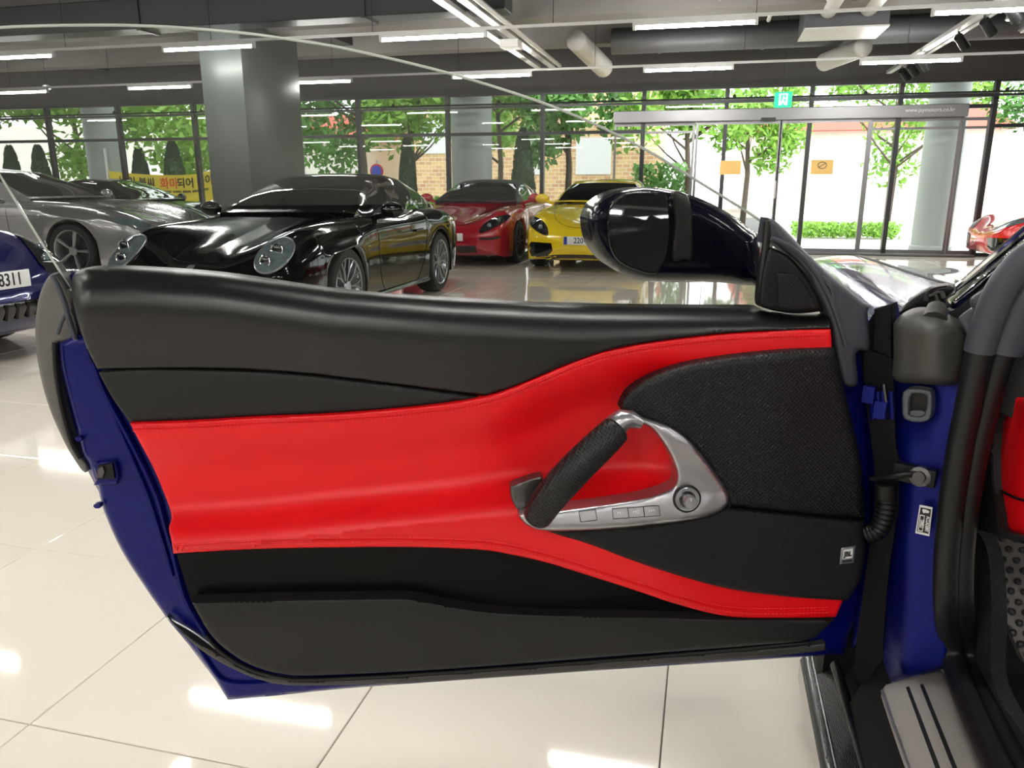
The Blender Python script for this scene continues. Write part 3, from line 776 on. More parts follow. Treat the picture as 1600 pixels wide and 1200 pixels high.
# ================================================================== PARKED CARS
def wheel_parts(car, c, r, w, style, side, rimm, steer=0.0):
    """wheel centre c in the frame of the car; side +1 when the outer face looks to +y"""
    M = Matrix.Translation(Vector(c)) @ Matrix.Rotation(steer, 4, 'Z') @ Matrix.Rotation(-PI / 2 * side, 4, 'X')   # local z -> outward
    rr = r * .74
    b = MB().lathe([(rr * .96, -w * .5), (r * .93, -w * .5), (r * .985, -w * .42), (r, -w * .3), (r, w * .28), (r * .985, w * .4), (r * .93, w * .5), (rr * 1.02, w * .5), (rr * .96, w * .42)], 40, M, False)
    t = b.build('wheel', MT['tyre'], car, local=True)
    q = MB().lathe([(rr * .9, -w * .45), (rr * .93, w * .35), (rr * 1.02, w * .47), (rr, w * .51), (rr * .95, w * .46)], 40, M, False)
    q.lathe([(.0, w * .30), (.055, w * .30), (.06, w * .38), (.05, w * .44), (0, w * .45)], 16, M, False)
    n = {'mesh': 10, 'five': 5, 'ten': 10}[style]
    for k in range(n):
        a = 2 * PI * k / n
        if style == 'mesh':
            for da in (-.17, .17):
                p0 = M @ Vector((.05 * math.cos(a), .05 * math.sin(a), w * .36)); p1 = M @ Vector((rr * .62 * math.cos(a + da * .25), rr * .62 * math.sin(a + da * .25), w * .40)); p2 = M @ Vector((rr * .97 * math.cos(a + da), rr * .97 * math.sin(a + da), w * .45))
                q.tube([p0, p1, p2], [.008, .0085, .009], 5)
        else:
            p0 = M @ Vector((.05 * math.cos(a), .05 * math.sin(a), w * .36)); p2 = M @ Vector((rr * .97 * math.cos(a), rr * .97 * math.sin(a), w * .44))
            q.tube([p0, p2], [.016, .026] if style == 'five' else [.012, .014], 6)
    o = q.build('rim', rimm, None, local=True); o.parent = t; ORG[o.name] = wm(t)
    d = MB().lathe([(0, w * .05), (rr * .72, w * .05), (rr * .72, w * .1), (0, w * .1)], 28, M, False).build('brake_disc', MT['darkalloy'], None, local=True); d.parent = t
    return t
def car(name, loc, rotz, P, paint, label, group=None, cat='car'):
    """P: wb fo ro r st(table) gh(greenhouse table) track ; origin on the ground under the front axle, +x to the nose"""
    R = root(name, loc, label, cat, group, rotz)
    st = P['st']; X = [s[0] for s in st]
    xs = sorted(set([X[0] + (X[-1] - X[0]) * i / 70 for i in range(71)] + [ax + P['r'] * 1.12 * math.cos(PI * k / 14) for ax in (0, -P['wb']) for k in range(15)]))
    xs = [x for x in xs if min(X) <= x <= max(X)]
    ordr = np.argsort(X); Xs = np.array(X)[ordr]
    def val(i, x):
        ys = np.array([s[i] for s in st])[ordr]
        j = int(np.clip(np.searchsorted(Xs, x) - 1, 0, len(Xs) - 2))
        h = Xs[j + 1] - Xs[j]; t = (x - Xs[j]) / h
        def m(k):
            if k == 0: return (ys[1] - ys[0]) / (Xs[1] - Xs[0])
            if k == len(Xs) - 1: return (ys[-1] - ys[-2]) / (Xs[-1] - Xs[-2])
            a = (ys[k] - ys[k - 1]) / (Xs[k] - Xs[k - 1]); b = (ys[k + 1] - ys[k]) / (Xs[k + 1] - Xs[k])
            return 0 if a * b <= 0 else 2 * a * b / (a + b)
        return ys[j] * (1 + 2 * t) * (1 - t) ** 2 + h * m(j) * t * (1 - t) ** 2 + ys[j + 1] * t * t * (3 - 2 * t) - h * m(j + 1) * t * t * (1 - t)
    RA = P['r'] * 1.10; zc = P['r'] * 1.0
    rows = []
    for x in xs:
        W, zb, zs, zf, zcn = [val(i, x) for i in range(1, 6)]
        zl = zb
        for ax in (0, -P['wb']):
            if abs(x - ax) < RA: zl = max(zl, zc + math.sqrt(RA * RA - (x - ax) ** 2))
        zl = min(zl, zs - .03)
        inn = W - .27 if W > .5 else W * .6
        ctrl = [(W * .985, zl), (W, zl + (zs - zl) * .45), (W * .985, zs), (W * .90, zs + (zf - zs) * .72), (W * .74, zf), (W * .5, (zf + zcn) / 2 + .004), (W * .25, zcn), (0, zcn + .004)]
        up = curve(ctrl, 3)
        half = [(0, zb), (inn, zb), (inn, zl if zl > zb + .01 else zb + .01), (W * .97, zl)] + up
        full = [(-y, z) for y, z in half[::-1]] + half[1:]
        rows.append([(x, y, z) for y, z in full])
    n = len(rows[0]); vs = [p for r_ in rows for p in r_]
    fs = [[i * n + j, i * n + j + 1, (i + 1) * n + j + 1, (i + 1) * n + j] for i in range(len(rows) - 1) for j in range(n - 1)]
    fs += [[i * n + n - 1, i * n, (i + 1) * n, (i + 1) * n + n - 1] for i in range(len(rows) - 1)]
    fs += [list(range(n))[::-1], [(len(rows) - 1) * n + j for j in range(n)]]
    fs = [f[::-1] for f in fs]
    body = mesh('body', vs, fs, paint, R, True, angle=42)
    bvh = BVHTree.FromPolygons([Vector(v) for v in vs], fs)
    # greenhouse: table of (x, half width at the belt, belt z, roof z, roof half width)
    gh = P['gh']; GXs = [g[0] for g in gh][::-1]
    gv = lambda i, x: float(np.interp(x, GXs, [g[i] for g in gh][::-1]))
    gx = [gh[0][0] + (gh[-1][0] - gh[0][0]) * i / 44 for i in range(45)]
    sm = lambda i, x: (gv(i, x - .08) + gv(i, x) * 2 + gv(i, x + .08)) / 4
    rows = []
    for x in gx:
        wb_, zb, zr, wt = sm(1, x), sm(2, x), sm(3, x), sm(4, x)
        k = min(1, max(.02, (zr - zb) / .34)); wt = wb_ - (wb_ - wt) * k
        half = [(wb_, zb - .05), (wb_ - .01, zb + .02 * k), (wb_ - (wb_ - wt) * .5, zb + (zr - zb) * .5 + .02 * k), (wt + .015, zr - .075 * k), (wt - .03, zr - .035 * k), (wt - .09, zr - .018 * k), (wt * .6, zr - .006 * k), (wt * .3, zr), (0, zr + .003)]
        full = [(-y, z) for y, z in half] + half[-2::-1]
        rows.append([(x, y, z) for y, z in full])
    n = len(rows[0]); vs = [p for r_ in rows for p in r_]
    cls = {'roof': [], 'windscreen': [], 'rear_window': [], 'L': [], 'R': []}
    ws, rw, s0, s1 = P['glass']  # x where the windscreen ends, where the rear window begins, side window front and rear
    for i in range(len(rows) - 1):
        xm = (gx[i] + gx[i + 1]) / 2
        for j in range(n - 1):
            jj = min(j, n - 2 - j)   # 0 is the bottom side strip
            f = [i * n + j, (i + 1) * n + j, (i + 1) * n + j + 1, i * n + j + 1]
            c = 'roof'
            if jj >= 4 and xm > ws and xm < gh[0][0] - .06: c = 'windscreen'
            elif jj >= 5 and xm < rw and xm > gh[-1][0] + .1: c = 'rear_window'
            elif jj in (1, 2) and s1 < xm < s0 and not any(abs(xm - pp) < .035 for pp in P.get('pillars', ())): c = 'L' if j > n / 2 else 'R'
            cls[c].append(f)
    def sub(nm, F, m):
        if not F: return
        ids = sorted({i for f in F for i in f}); mp_ = {a: b for b, a in enumerate(ids)}
        F2 = [[mp_[i] for i in f] for f in F]; V2 = [vs[i] for i in ids]
        me = bpy.data.meshes.new(nm); me.from_pydata(V2, [], F2)
        bm = bmesh.new(); bm.from_mesh(me)
        bmesh.ops.recalc_face_normals(bm, faces=bm.faces)
        cm = Vector((gx[22], 0, gh[0][2])); s = sum(1 if f.normal.dot(f.calc_center_median() - cm) > 0 else -1 for f in bm.faces)
        if s < 0: bmesh.ops.reverse_faces(bm, faces=bm.faces)
        bm.to_mesh(me); bm.free(); me.materials.append(m)
        me.polygons.foreach_set('use_smooth', [True] * len(me.polygons)); me.update(); me.set_sharp_from_angle(angle=math.radians(35))
        return link(nm, me, R, True)
    sub('roof', cls['roof'], P.get('roofm', paint)); sub('windscreen', cls['windscreen'], P.get('wsm', MT['carglass'])); sub('rear_window', cls['rear_window'], MT['carglass'])
    sub('side_window', cls['L'], MT['carglass']); sub('side_window', cls['R'], MT['carglass'])
    sm_ = MB()
    # wheels
    for ax in (0, -P['wb']):
        for s in (1, -1):
            wheel_parts(R, (ax, s * (P['tr'] - .11), P['r']), P['r'], .225, P['rim'], s, P['rimm'], P.get('steer', 0) if ax == 0 else 0)
    sk = MB()
    sk.box((-P['wb'] - P['ro'] * .5, -.5, .13), (P['fo'] * .5, .5, .3)).build('underbody', MT['black'], R, False, local=True)
    def caster(axis, sign=1):
        def f(a, b, wo=0.0):
            if axis == 'x': o, d = Vector((6 * sign, a, b)), Vector((-sign, 0, 0))
            elif axis == 'y': o, d = Vector((a, 6 * sign, b)), Vector((0, -sign, 0))
            else: o, d = Vector((a, b, 5)), Vector((0, 0, -1))
            h = bvh.ray_cast(o, d)
            if h[0] is None:
                h = bvh.find_nearest(Vector((P['fo'] * .9, a, b)) if axis == 'x' else (Vector((a, sign * .9, b)) if axis == 'y' else Vector((a, b, 1))))
            return h[0] + (h[1] * wo if h[1].dot(-d) > 0 else -h[1] * wo)
        return f
    def decal(nm, pts, axis, m, wo=.004, th=.012, sign=1, step=.05, smooth=4, Rr=0, dp=0, parent=None):
        o = curve(pts, smooth, True) if smooth else pts
        face = {'x': Vector((9 * sign, 0, .6)), 'y': Vector((-1, 9 * sign, .6)), 'z': Vector((-1, 0, 9))}[axis]
        c = caster(axis, sign)
        V3, F = patch_geo(o, c, wo, 0, step, Rr, dp, face=face)
        # thin skirt
        q = mesh(nm, V3, F, m, R if parent is None else parent, True, angle=60)
        return q
    def line(nm, pts, axis, r_, m=MT['black'], sign=1, wo=.0, sm=6, closed=False):
        c = caster(axis, sign); cc = curve(pts, sm, closed)
        if closed: cc.append(cc[0])
        return MB().tube([c(a, b, wo) for a, b in cc], r_, 6).build(nm, m, R, local=True)
    def mirror(x, y, z, m=paint):
        for s in (1, -1):
            b = MB().ellipsoid((x, s * (y + .16), z + .05), .065, .115, .075).tube([(x, s * (y - .06), z - .03), (x, s * (y + .1), z + .01)], .025, 8)
            b.build('wing_mirror', m, R, local=True)
    return R, decal, line, mirror, caster
def ell(cy, cz, ry, rz, tilt=0, n=20, y=1):
    return [(y * (cy + math.cos(a) * ry * math.cos(tilt) - math.sin(a) * rz * math.sin(tilt)), cz + math.cos(a) * ry * math.sin(tilt) + math.sin(a) * rz * math.cos(tilt)) for a in [2 * PI * k / n for k in range(n)]]

ST_RR = [(.98, .30, .36, .42, .42, .43), (.95, .60, .27, .46, .47, .47), (.86, .76, .20, .52, .57, .55), (.66, .85, .16, .60, .73, .635), (.35, .895, .15, .64, .835, .71), (0, .905, .15, .67, .865, .78), (-.4, .90, .15, .72, .88, .86),
         (-.75, .885, .16, .76, .90, .92), (-1.5, .885, .16, .78, .895, .905), (-2.1, .915, .16, .80, .93, .92), (-2.5, .925, .17, .80, .93, .93), (-2.9, .90, .24, .78, .88, .89), (-3.25, .80, .34, .66, .76, .78), (-3.42, .55, .42, .54, .58, .6)]
GH_RR = [(-.60, .70, .90, .92, .50), (-1.0, .735, .90, 1.12, .54), (-1.4, .75, .895, 1.265, .56), (-1.75, .75, .90, 1.30, .56), (-2.15, .735, .90, 1.265, .55), (-2.6, .69, .90, 1.13, .50), (-3.05, .58, .88, .93, .42)]
P911 = dict(wb=2.35, fo=.98, ro=1.07, r=.335, tr=.905, st=ST_RR, gh=GH_RR, glass=(-1.32, -2.35, -.98, -2.65), pillars=(-1.95,), rim='mesh', rimm=MT['alloy'])
# black rear-engined coupe in the middle
R, decal, line, mir, cast = car('sports_coupe', (-3.82, 6.0, 0), -PI / 2, P911, MT['p_black'], 'glossy black sports coupe with round headlamps in front of the grey column', None)
for s in (1, -1):
    q = decal('headlamp', ell(.655, .655, .125, .12, -.35, 22, s), 'x', MT['lens'], .010, step=.03)
    line('lamp_ring', ell(.655, .655, .125, .12, -.35, 16, s), 'x', .008, MT['alloy'], wo=.008, closed=True, sm=3)
    for (a, b, r_) in ((.675, .695, .048), (.63, .615, .042)):
        p = cast('x')(s * a, b, .012)
        e = MB().ellipsoid(p, r_ * .45, r_, r_).build('projector_lens', MT['lensdark'], None, local=True); e.parent = q
        MB().tube([p + Vector((.018, r_ * math.cos(t_), r_ * math.sin(t_))) for t_ in [2 * PI * k / 16 for k in range(17)]], .006, 5).build('lens_ring', MT['chrome'], None, local=True).parent = q
    decal('side_intake', [(s * .46, .33), (s * .78, .35), (s * .80, .27), (s * .50, .25)], 'x', MT['gloss'], .003)
    line('indicator_strip', [(s * .50, .40), (s * .62, .405), (s * .74, .42)], 'x', .012, MT['chrome'])
    line('door_seam', [(-.72, .80), (-.70, .5), (-.78, .25), (-1.0, .2), (-1.6, .2), (-1.8, .35), (-1.92, .6), (-1.95, .82)], 'y', .004, sign=s)
    MB().tube([cast('y', s)(-1.62, .72, .015), cast('y', s)(-1.80, .725, .015)], .013, 8).build('door_handle', MT['p_black'], R, local=True)
    MB().tube([cast('y', s)(x, .19, .004) for x in (-.42, -1.0, -1.6, -1.95)], .022, 8).build('sill_strip', MT['p_black'], R, local=True)
line('bonnet_seam', [(-.62, .72), (-.2, .60), (.3, .52), (.6, .42), (.74, .2), (.77, 0), (.74, -.2), (.6, -.42), (.3, -.52), (-.2, -.60), (-.62, -.72)], 'z', .0012)
line('bumper_seam', [(.80, .47), (.6, .45), (.3, .43), (0, .42), (-.3, .43), (-.6, .45), (-.80, .47)], 'x', .004)
decal('nose_emblem', [(.0, .575), (.028, .57), (.026, .53), (0, .51), (-.026, .53), (-.028, .57)], 'x', MT['alloy'], .006, step=.02)
decal('centre_intake', [(-.36, .30), (.36, .30), (.34, .22), (-.34, .22)], 'x', MT['gloss'], .003)
mir(-.86, .80, .90)
for s in (1, -1): MB().tube([(-.62 - .1 * k, s * (.1 + .5 * (1 - k / 4)), .935 + .012 * k) for k in range(4)], .009, 5).build('wiper', MT['black'], R, local=True)

# red convertible and yellow coupe
ST_MID = [(.93, .30, .34, .42, .42, .44), (.90, .62, .24, .47, .48, .48), (.80, .78, .17, .54, .60, .56), (.60, .85, .14, .61, .73, .63), (.3, .885, .13, .66, .82, .70), (0, .90, .13, .69, .85, .76), (-.4, .895, .13, .74, .87, .84),
          (-.75, .88, .14, .78, .89, .90), (-1.5, .88, .15, .80, .90, .91), (-2.1, .90, .16, .82, .93, .93), (-2.5, .905, .17, .82, .92, .94), (-2.9, .88, .24, .80, .90, .92), (-3.25, .80, .34, .70, .80, .84), (-3.38, .55, .42, .6, .66, .7)]
GH_MID = [(-.58, .70, .90, .92, .50), (-.95, .735, .90, 1.10, .54), (-1.32, .74, .895, 1.245, .55), (-1.65, .74, .90, 1.28, .55), (-2.05, .72, .90, 1.25, .53), (-2.5, .66, .90, 1.12, .48), (-3.0, .56, .90, .96, .40)]
PMID = dict(wb=2.47, fo=.93, ro=.91, r=.33, tr=.90, st=ST_MID, gh=GH_MID, glass=(-1.26, -2.3, -.95, -2.1), rim='ten', rimm=MT['darkalloy'], roofm=MT['black'])
def face_mid(R, decal, line, mir, cast, plate, ink, hexes):
    for s in (1, -1):
        q = decal('headlamp', [(s * .50, .50), (s * .64, .54), (s * .80, .64), (s * .83, .72), (s * .78, .74), (s * .64, .70), (s * .52, .60)], 'x', MT['lensdark'], .008, step=.03)
        for a, b in ((.62, .60), (.73, .67)):
            p = cast('x')(s * a, b, .012); e = MB().ellipsoid(p, .02, .035, .035).build('projector_lens', MT['lens'], None, local=True); e.parent = q
        if hexes:
            decal('side_intake', [(s * .44, .40, 1), (s * .74, .41, 1), (s * .80, .34, 1), (s * .74, .21, 1), (s * .52, .20, 1), (s * .42, .30, 1)], 'x', MT['gloss'], .004, step=.03)
        else:
            decal('side_intake', [(s * .12, .31, 1), (s * .44, .32, 1), (s * .46, .22, 1), (s * .16, .20, 1)], 'x', MT['gloss'], .004, step=.03)
            line('lamp_bar', [(s * .50, .42), (s * .64, .42), (s * .78, .44)], 'x', .018, MT['darkalloy'])
        line('door_seam', [(-.72, .82), (-.70, .5), (-.78, .25), (-1.0, .2), (-1.6, .2), (-1.8, .35), (-1.88, .6), (-1.9, .84)], 'y', .004, sign=s)
    if hexes: decal('lower_grille', [(-.40, .24), (.40, .24), (.46, .17), (-.46, .17)], 'x', MT['gloss'], .004)
    line('bonnet_seam', [(-.60, .70), (-.2, .60), (.3, .52), (.55, .44), (.66, .3), (.70, 0), (.66, -.3), (.55, -.44), (.3, -.52), (-.2, -.60), (-.60, -.70)], 'z', .004)
    decal('nose_emblem', [(.0, .60), (.026, .595), (.024, .56), (0, .545), (-.024, .56), (-.026, .595)], 'x', MT['ink'] if hexes else MT['sticker'], .006, step=.02)
    px_ = cast('x')(0, .44).x + .012
    pl = MB().box((px_, -.26, .385), (px_ + .012, .26, .495), .004).build('number_plate', MT['white'], R, local=True)
    t = text('plate_number', plate, .105, (px_ + .0135, .03 if len(plate) > 5 else 0, .44), (0, 1, 0), (0, 0, 1), MT['ink'], None, .001, squash=.85, bold=.0012); t.parent = pl
    if len(plate) > 5:
        b = MB().box((px_ + .012, -.26, .387), (px_ + .0135, -.215, .493)).build('plate_band', MT['plateblue'], None, False, local=True); b.parent = pl
    mir(-.84, .78, .92)
    # sales sheet behind the windscreen
    bq = MB().add([(-.80, -.16, 1.0), (-.80, .16, 1.0), (-.93, .16, 1.10), (-.93, -.16, 1.10)], [[0, 1, 2, 3]]); return bq
R, decal, line, mir, cast = car('convertible', (-3.72, 11.85, 0), -PI / 2, PMID, MT['p_red'], 'dark red convertible with a black soft top parked by the windows', None)
face_mid(R, decal, line, mir, cast, '3313', 0, False)
MB().add([(-.855, -.20, 1.035), (-.855, .14, 1.035), (-1.0, .14, 1.105), (-1.0, -.20, 1.105), ], [[0, 1, 2, 3]]).build('paper_sheet', MT['paper'], R, False, local=True)
PY = dict(PMID); PY.pop('roofm')
R, decal, line, mir, cast = car('coupe', (-1.64, 11.5, 0), -PI / 2, PY, MT['p_yel'], 'bright yellow sports coupe partly behind the wing mirror', None)
face_mid(R, decal, line, mir, cast, '220무80', 0, True)
MB().add([(-.855, .02, 1.035), (-.855, .34, 1.035), (-1.0, .34, 1.105), (-1.0, .02, 1.105)], [[0, 1, 2, 3]]).build('paper_sheet', MT['paper'], R, False, local=True)

# silver four-door seen side-on, dark coupe behind it
ST_SED = [(1.02, .30, .36, .48, .50, .50), (.99, .66, .26, .56, .58, .58), (.88, .82, .20, .64, .70, .67), (.6, .90, .17, .72, .84, .76), (0, .945, .17, .80, .95, .86), (-.6, .94, .17, .86, .98, .95), (-1.0, .93, .17, .88, .99, .99),
          (-2.0, .93, .17, .90, .98, .98), (-3.0, .955, .17, .92, 1.0, 1.0), (-3.5, .93, .22, .90, .98, 1.0), (-3.9, .85, .34, .84, .92, .95), (-4.05, .6, .45, .7, .74, .78)]
GH_SED = [(-.72, .74, .985, 1.0, .52), (-1.2, .79, .98, 1.21, .57), (-1.7, .80, .98, 1.37, .60), (-2.2, .80, .98, 1.415, .60), (-2.8, .78, .99, 1.37, .58), (-3.3, .70, 1.0, 1.22, .5), (-3.75, .6, .99, 1.03, .42)]
PSED = dict(wb=2.95, fo=1.02, ro=1.1, r=.36, tr=.93, st=ST_SED, gh=GH_SED, glass=(-1.62, -3.1, -1.25, -3.25), pillars=(-2.25,), rim='five', rimm=MT['alloy'], wsm=MT['carglass'])
R, decal, line, mir, cast = car('saloon', (-7.85, 9.2, 0), 0, PSED, MT['p_sil'], 'silver four-door saloon seen side-on through the door glass at left', None)
for s in (1, -1):
    decal('headlamp', [(s * .50, .60), (s * .70, .62), (s * .86, .70), (s * .84, .77), (s * .66, .74), (s * .52, .67)], 'x', MT['lens'], .008, step=.04)
    line('door_seam', [(-.95, .90), (-.92, .5), (-.98, .25), (-1.4, .22), (-2.1, .22), (-2.22, .5), (-2.25, .92)], 'y', .004, sign=s)
    line('side_crease', [(-.3, .80), (-1.5, .78), (-2.6, .80)], 'y', .006, MT['p_sil'], sign=s)
line('bonnet_seam', [(-.72, .75), (-.2, .72), (.4, .64), (.75, .5), (.86, .2), (.88, 0), (.86, -.2), (.75, -.5), (.4, -.64), (-.2, -.72), (-.72, -.75)], 'z', .004)
mir(-1.05, .84, 1.0)
P2 = dict(P911); P2['rim'] = 'ten'; P2['rimm'] = MT['darkalloy']; P2.pop('pillars')
R, decal, line, mir, cast = car('sports_coupe', (-9.15, 12.5, 0), 0, P2, MT['p_black'], 'dark coupe standing behind the silver saloon near the windows', None)
for s in (1, -1):
    decal('headlamp', ell(.655, .655, .135, .165, -.35, 20, s), 'x', MT['lens'], .010, step=.04)
    line('door_seam', [(-.72, .80), (-.70, .5), (-.78, .25), (-1.6, .2), (-1.92, .6), (-1.95, .82)], 'y', .004, sign=s)
line('bonnet_seam', [(-.62, .72), (-.2, .60), (.3, .52), (.6, .42), (.74, .2), (.77, 0), (.74, -.2), (.6, -.42), (.3, -.52), (-.2, -.60), (-.62, -.72)], 'z', .0012)
mir(-.86, .80, .90)

# dark blue coupe with the plate at the left edge
PB = dict(P911); PB['rim'] = 'five'; PB['fo'] = .98; PB['pillars'] = ()
ST_B = [(a, b * 1.02, c, d + .03, e + .02, f + .03) for a, b, c, d, e, f in ST_RR]; PB['st'] = ST_B
R, decal, line, mir, cast = car('coupe', (-5.42, 3.98, 0), 0, PB, MT['p_blue'], 'dark blue sports car with its white number plate cut off at the left edge', None)
for s in (1, -1):
    q = decal('headlamp', [(s * .56, .60), (s * .68, .58), (s * .82, .66), (s * .83, .78), (s * .74, .82), (s * .62, .74)], 'x', MT['lensdark'], .010, step=.03)
    for a, b in ((.66, .66), (.74, .73)):
        p = cast('x')(s * a, b, .014); e = MB().ellipsoid(p, .02, .035, .035).build('projector_lens', MT['lens'], None, local=True); e.parent = q
        MB().tube([p + Vector((.012, .036 * math.cos(t_), .036 * math.sin(t_))) for t_ in [2 * PI * k / 14 for k in range(15)]], .004, 5).build('lens_ring', MT['chrome'], None, local=True).parent = q
    decal('side_intake', [(s * .40, .40, 1), (s * .62, .44, 1), (s * .80, .47, 1), (s * .80, .36, 1), (s * .66, .28, 1), (s * .44, .28, 1)], 'x', MT['gloss'], .004, step=.03)
    line('intake_trim', [(s * .66, .28), (s * .58, .36), (s * .60, .44), (s * .80, .48)], 'x', .006, MT['alloy'])
decal('lower_grille', [(-.42, .42, 1), (.42, .42, 1), (.38, .30, 1), (-.38, .30, 1)], 'x', MT['gloss'], .004, step=.04)
for k in range(-4, 5): MB().tube([cast('x')(.085 * k, .41, .01), cast('x')(.085 * k, .31, .01)], .012, 6).build('grille_bar', MT['black'], R, local=True)
line('bonnet_seam', [(-.62, .72), (-.2, .60), (.3, .52), (.6, .42), (.74, .2), (.77, 0), (.74, -.2), (.6, -.42), (.3, -.52), (-.2, -.60), (-.62, -.72)], 'z', .0012)
px_ = cast('x')(0, .53).x + .01
pl = MB().box((px_, -.185, .505), (px_ + .012, .345, .62), .004).build('number_plate', MT['white'], R, local=True)
t = text('plate_number', '8311', .118, (px_ + .0135, .185, .562), (0, 1, 0), (0, 0, 1), MT['ink'], None, .001, squash=.80, bold=.001); t.parent = pl
mir(-.86, .80, .90)

# bright red sports car far right
P3 = dict(PMID); P3['roofm'] = MT['p_brt']
R, decal, line, mir, cast = car('supercar', (4.95, 13.35, 0), PI, P3, MT['p_brt'], 'bright red sports car nose by the windows at the right edge', None)
for s in (1, -1):
    decal('headlamp', [(s * .45, .52), (s * .64, .54), (s * .80, .64), (s * .83, .72), (s * .70, .70), (s * .50, .60)], 'x', MT['lens'], .008, step=.03)
    decal('side_intake', [(s * .40, .42, 1), (s * .80, .44, 1), (s * .80, .26, 1), (s * .46, .24, 1)], 'x', MT['gloss'], .004, step=.03)
    line('side_intake_line', [(.75, .42), (.45, .40), (.3, .34)], 'y', .02, MT['gloss'], sign=s)
    line('door_seam', [(-.72, .82), (-.70, .5), (-.78, .25), (-1.6, .2), (-1.88, .6), (-1.9, .84)], 'y', .004, sign=s)
mir(-.84, .78, .92)

# ================================================================== THE OPEN CAR (thing > part > sub-part)
SX = root('sports_car', (.35, 1.3, 0), 'deep blue sports car with its red and black trimmed door open in the foreground', 'car')
dm = door_map
# ---- door shell (painted metal), every other door piece is a sub-part of it
shell_out = [(92, 536, 1), (112, 527), (135, 520), (400, 470), (900, 486), (1290, 494), (1330, 500), (1345, 560), (1362, 660), (1372, 780), (1372, 860), (1352, 930), (1330, 985), (1318, 1022, 1),
             (1000, 1043), (800, 1057), (560, 1074), (440, 1086), (356, 1094, 1), (325, 1045), (262, 968, 1), (225, 915), (190, 860), (163, 800), (152, 757, 1), (146, 748, 1), (138, 722, 1), (128, 706), (120, 668), (104, 610), (95, 570)]
door = patch('door', shell_out, dm, -.022, MT['p_own_in'], SX, .03, 26, 9, .012, 4)
def dp(nm, pts, wf, m, th=.012, step=12, R=0, depth=0, smooth=4, holes=(), label=None, mp=dm):
    o = patch(nm, pts, mp, wf, m, None, th, step, R, depth, smooth, holes)
    o.parent = door; o.data.transform(wm(SX).inverted()); ORG[o.name] = wm(SX)
    if label: o['label'] = label
    return o
def dt(nm, pts, wf, r, m, n=8, sm=5, flat=1.0, mp=dm):
    o = ptube(nm, pts, mp, wf, r, m, None, n, sm, flat); o.data.transform(wm(SX).inverted()); o.parent = door; return o
def dmb(mb, nm, m, smooth=True, parent=None, angle=40):
    o = mb.build(nm, m, None, smooth, angle=angle); o.data.transform(wm(SX).inverted()); o.parent = parent or door; ORG[o.name] = wm(SX); return o
# outer skin: curved blue sheet on the far side of the door
skin_out = [(60, 470), (75, 436), (120, 425), (500, 462), (1000, 482), (1290, 492), (1330, 520), (1350, 700), (1350, 900), (1312, 1018, 1), (560, 1072), (358, 1090, 1), (255, 950), (150, 760), (80, 620), (58, 540)]
o = patch('outer_skin', skin_out, dm, -.066, MT['p_own'], None, .035, 40, 14, .02, 4, (), True)
o.data.transform(wm(SX).inverted()); o.parent = door
# grey rubber clad rear edge, seen at far left
dp('edge_cladding', [(76, 432), (92, 426), (104, 446), (112, 470), (124, 515), (122, 534, 1), (98, 536), (90, 540), (92, 600), (104, 660), (122, 706), (138, 726), (132, 738), (112, 712), (84, 655), (66, 600), (56, 540), (56, 495), (63, 458)],
   -.035, MT['clad'], .03, 10, 6, .012, label='grey cladding along the rear edge of the door')
dt('edge_gap', [(86, 536), (88, 580), (97, 635), (112, 690), (126, 716)], -.018, .0045, MT['black'])
dp('belt_bracket', [(66, 409, 1), (86, 410, 1), (96, 430, 1), (74, 427, 1)], -.05, MT['black'], .02, 8, smooth=0)
dt('cladding_ridge', [(82, 430), (100, 470), (108, 500), (118, 530)], -.018, .004, MT['greyrub'])
dt('cladding_ridge', [(90, 522), (98, 500), (106, 490), (116, 520)], -.02, .003, MT['greyrub'])
# pressed ribs of the painted frame
dt('frame_rib', [(146, 566), (168, 620), (205, 690), (243, 770), (258, 820), (272, 870), (288, 930), (318, 985), (346, 1020)], -.016, .006, MT['p_own_in'], flat=.7)
dt('frame_rib', [(136, 545), (158, 600), (196, 690), (230, 770), (256, 850), (270, 900)], -.018, .004, MT['p_own_in'], flat=.7)
# latch
lx = [(146, 730, 1), (150, 722, 1), (176, 720), (182, 724), (186, 742), (183, 757, 1), (146, 758, 1), (152, 748, 1)]
dp('latch_recess', lx, -.012, MT['p_own_in'], .01, 6, 3, .004, smooth=3)
dp('latch', [(152, 728, 1), (175, 724, 1), (179, 748, 1), (152, 749, 1)], -.006, MT['black'], .008, 6, smooth=0, label='black latch opening in the blue door edge')
dp('latch_claw', [(153, 733, 1), (160, 729, 1), (163, 738, 1), (159, 748, 1), (152, 746, 1)], -.002, MT['satin_dark'], .006, 4, smooth=0)
for (x, y) in ((121, 686), (150, 791)):
    dp('stop_pin', [(x - 4, y - 2), (x + 5, y - 3), (x + 6, y + 3), (x - 2, y + 3)], -.012, MT['p_own_in'], .012, 4, smooth=2)
# bottom: rubber seal and blue sill flange
dp('bottom_seal', [(262, 964), (275, 978), (310, 1004), (345, 1024), (385, 1047), (430, 1060), (500, 1064), (700, 1053), (1000, 1030), (1240, 1010), (1290, 1004, 1), (1290, 1016, 1), (1240, 1022), (1000, 1041), (700, 1063), (500, 1071), (420, 1066), (350, 1038), (300, 1004)],
   -.002, MT['sealgrey'], .012, 8, 4, .004)
dt('flange_crease', [(300, 994), (326, 1036), (348, 1062), (384, 1068), (430, 1064), (470, 1062)], -.019, .004, MT['p_own_in'], flat=.7)
dt('flange_crease', [(262, 964), (300, 985), (340, 1014), (352, 1022)], -.012, .0035, MT['alloy'], flat=.7)

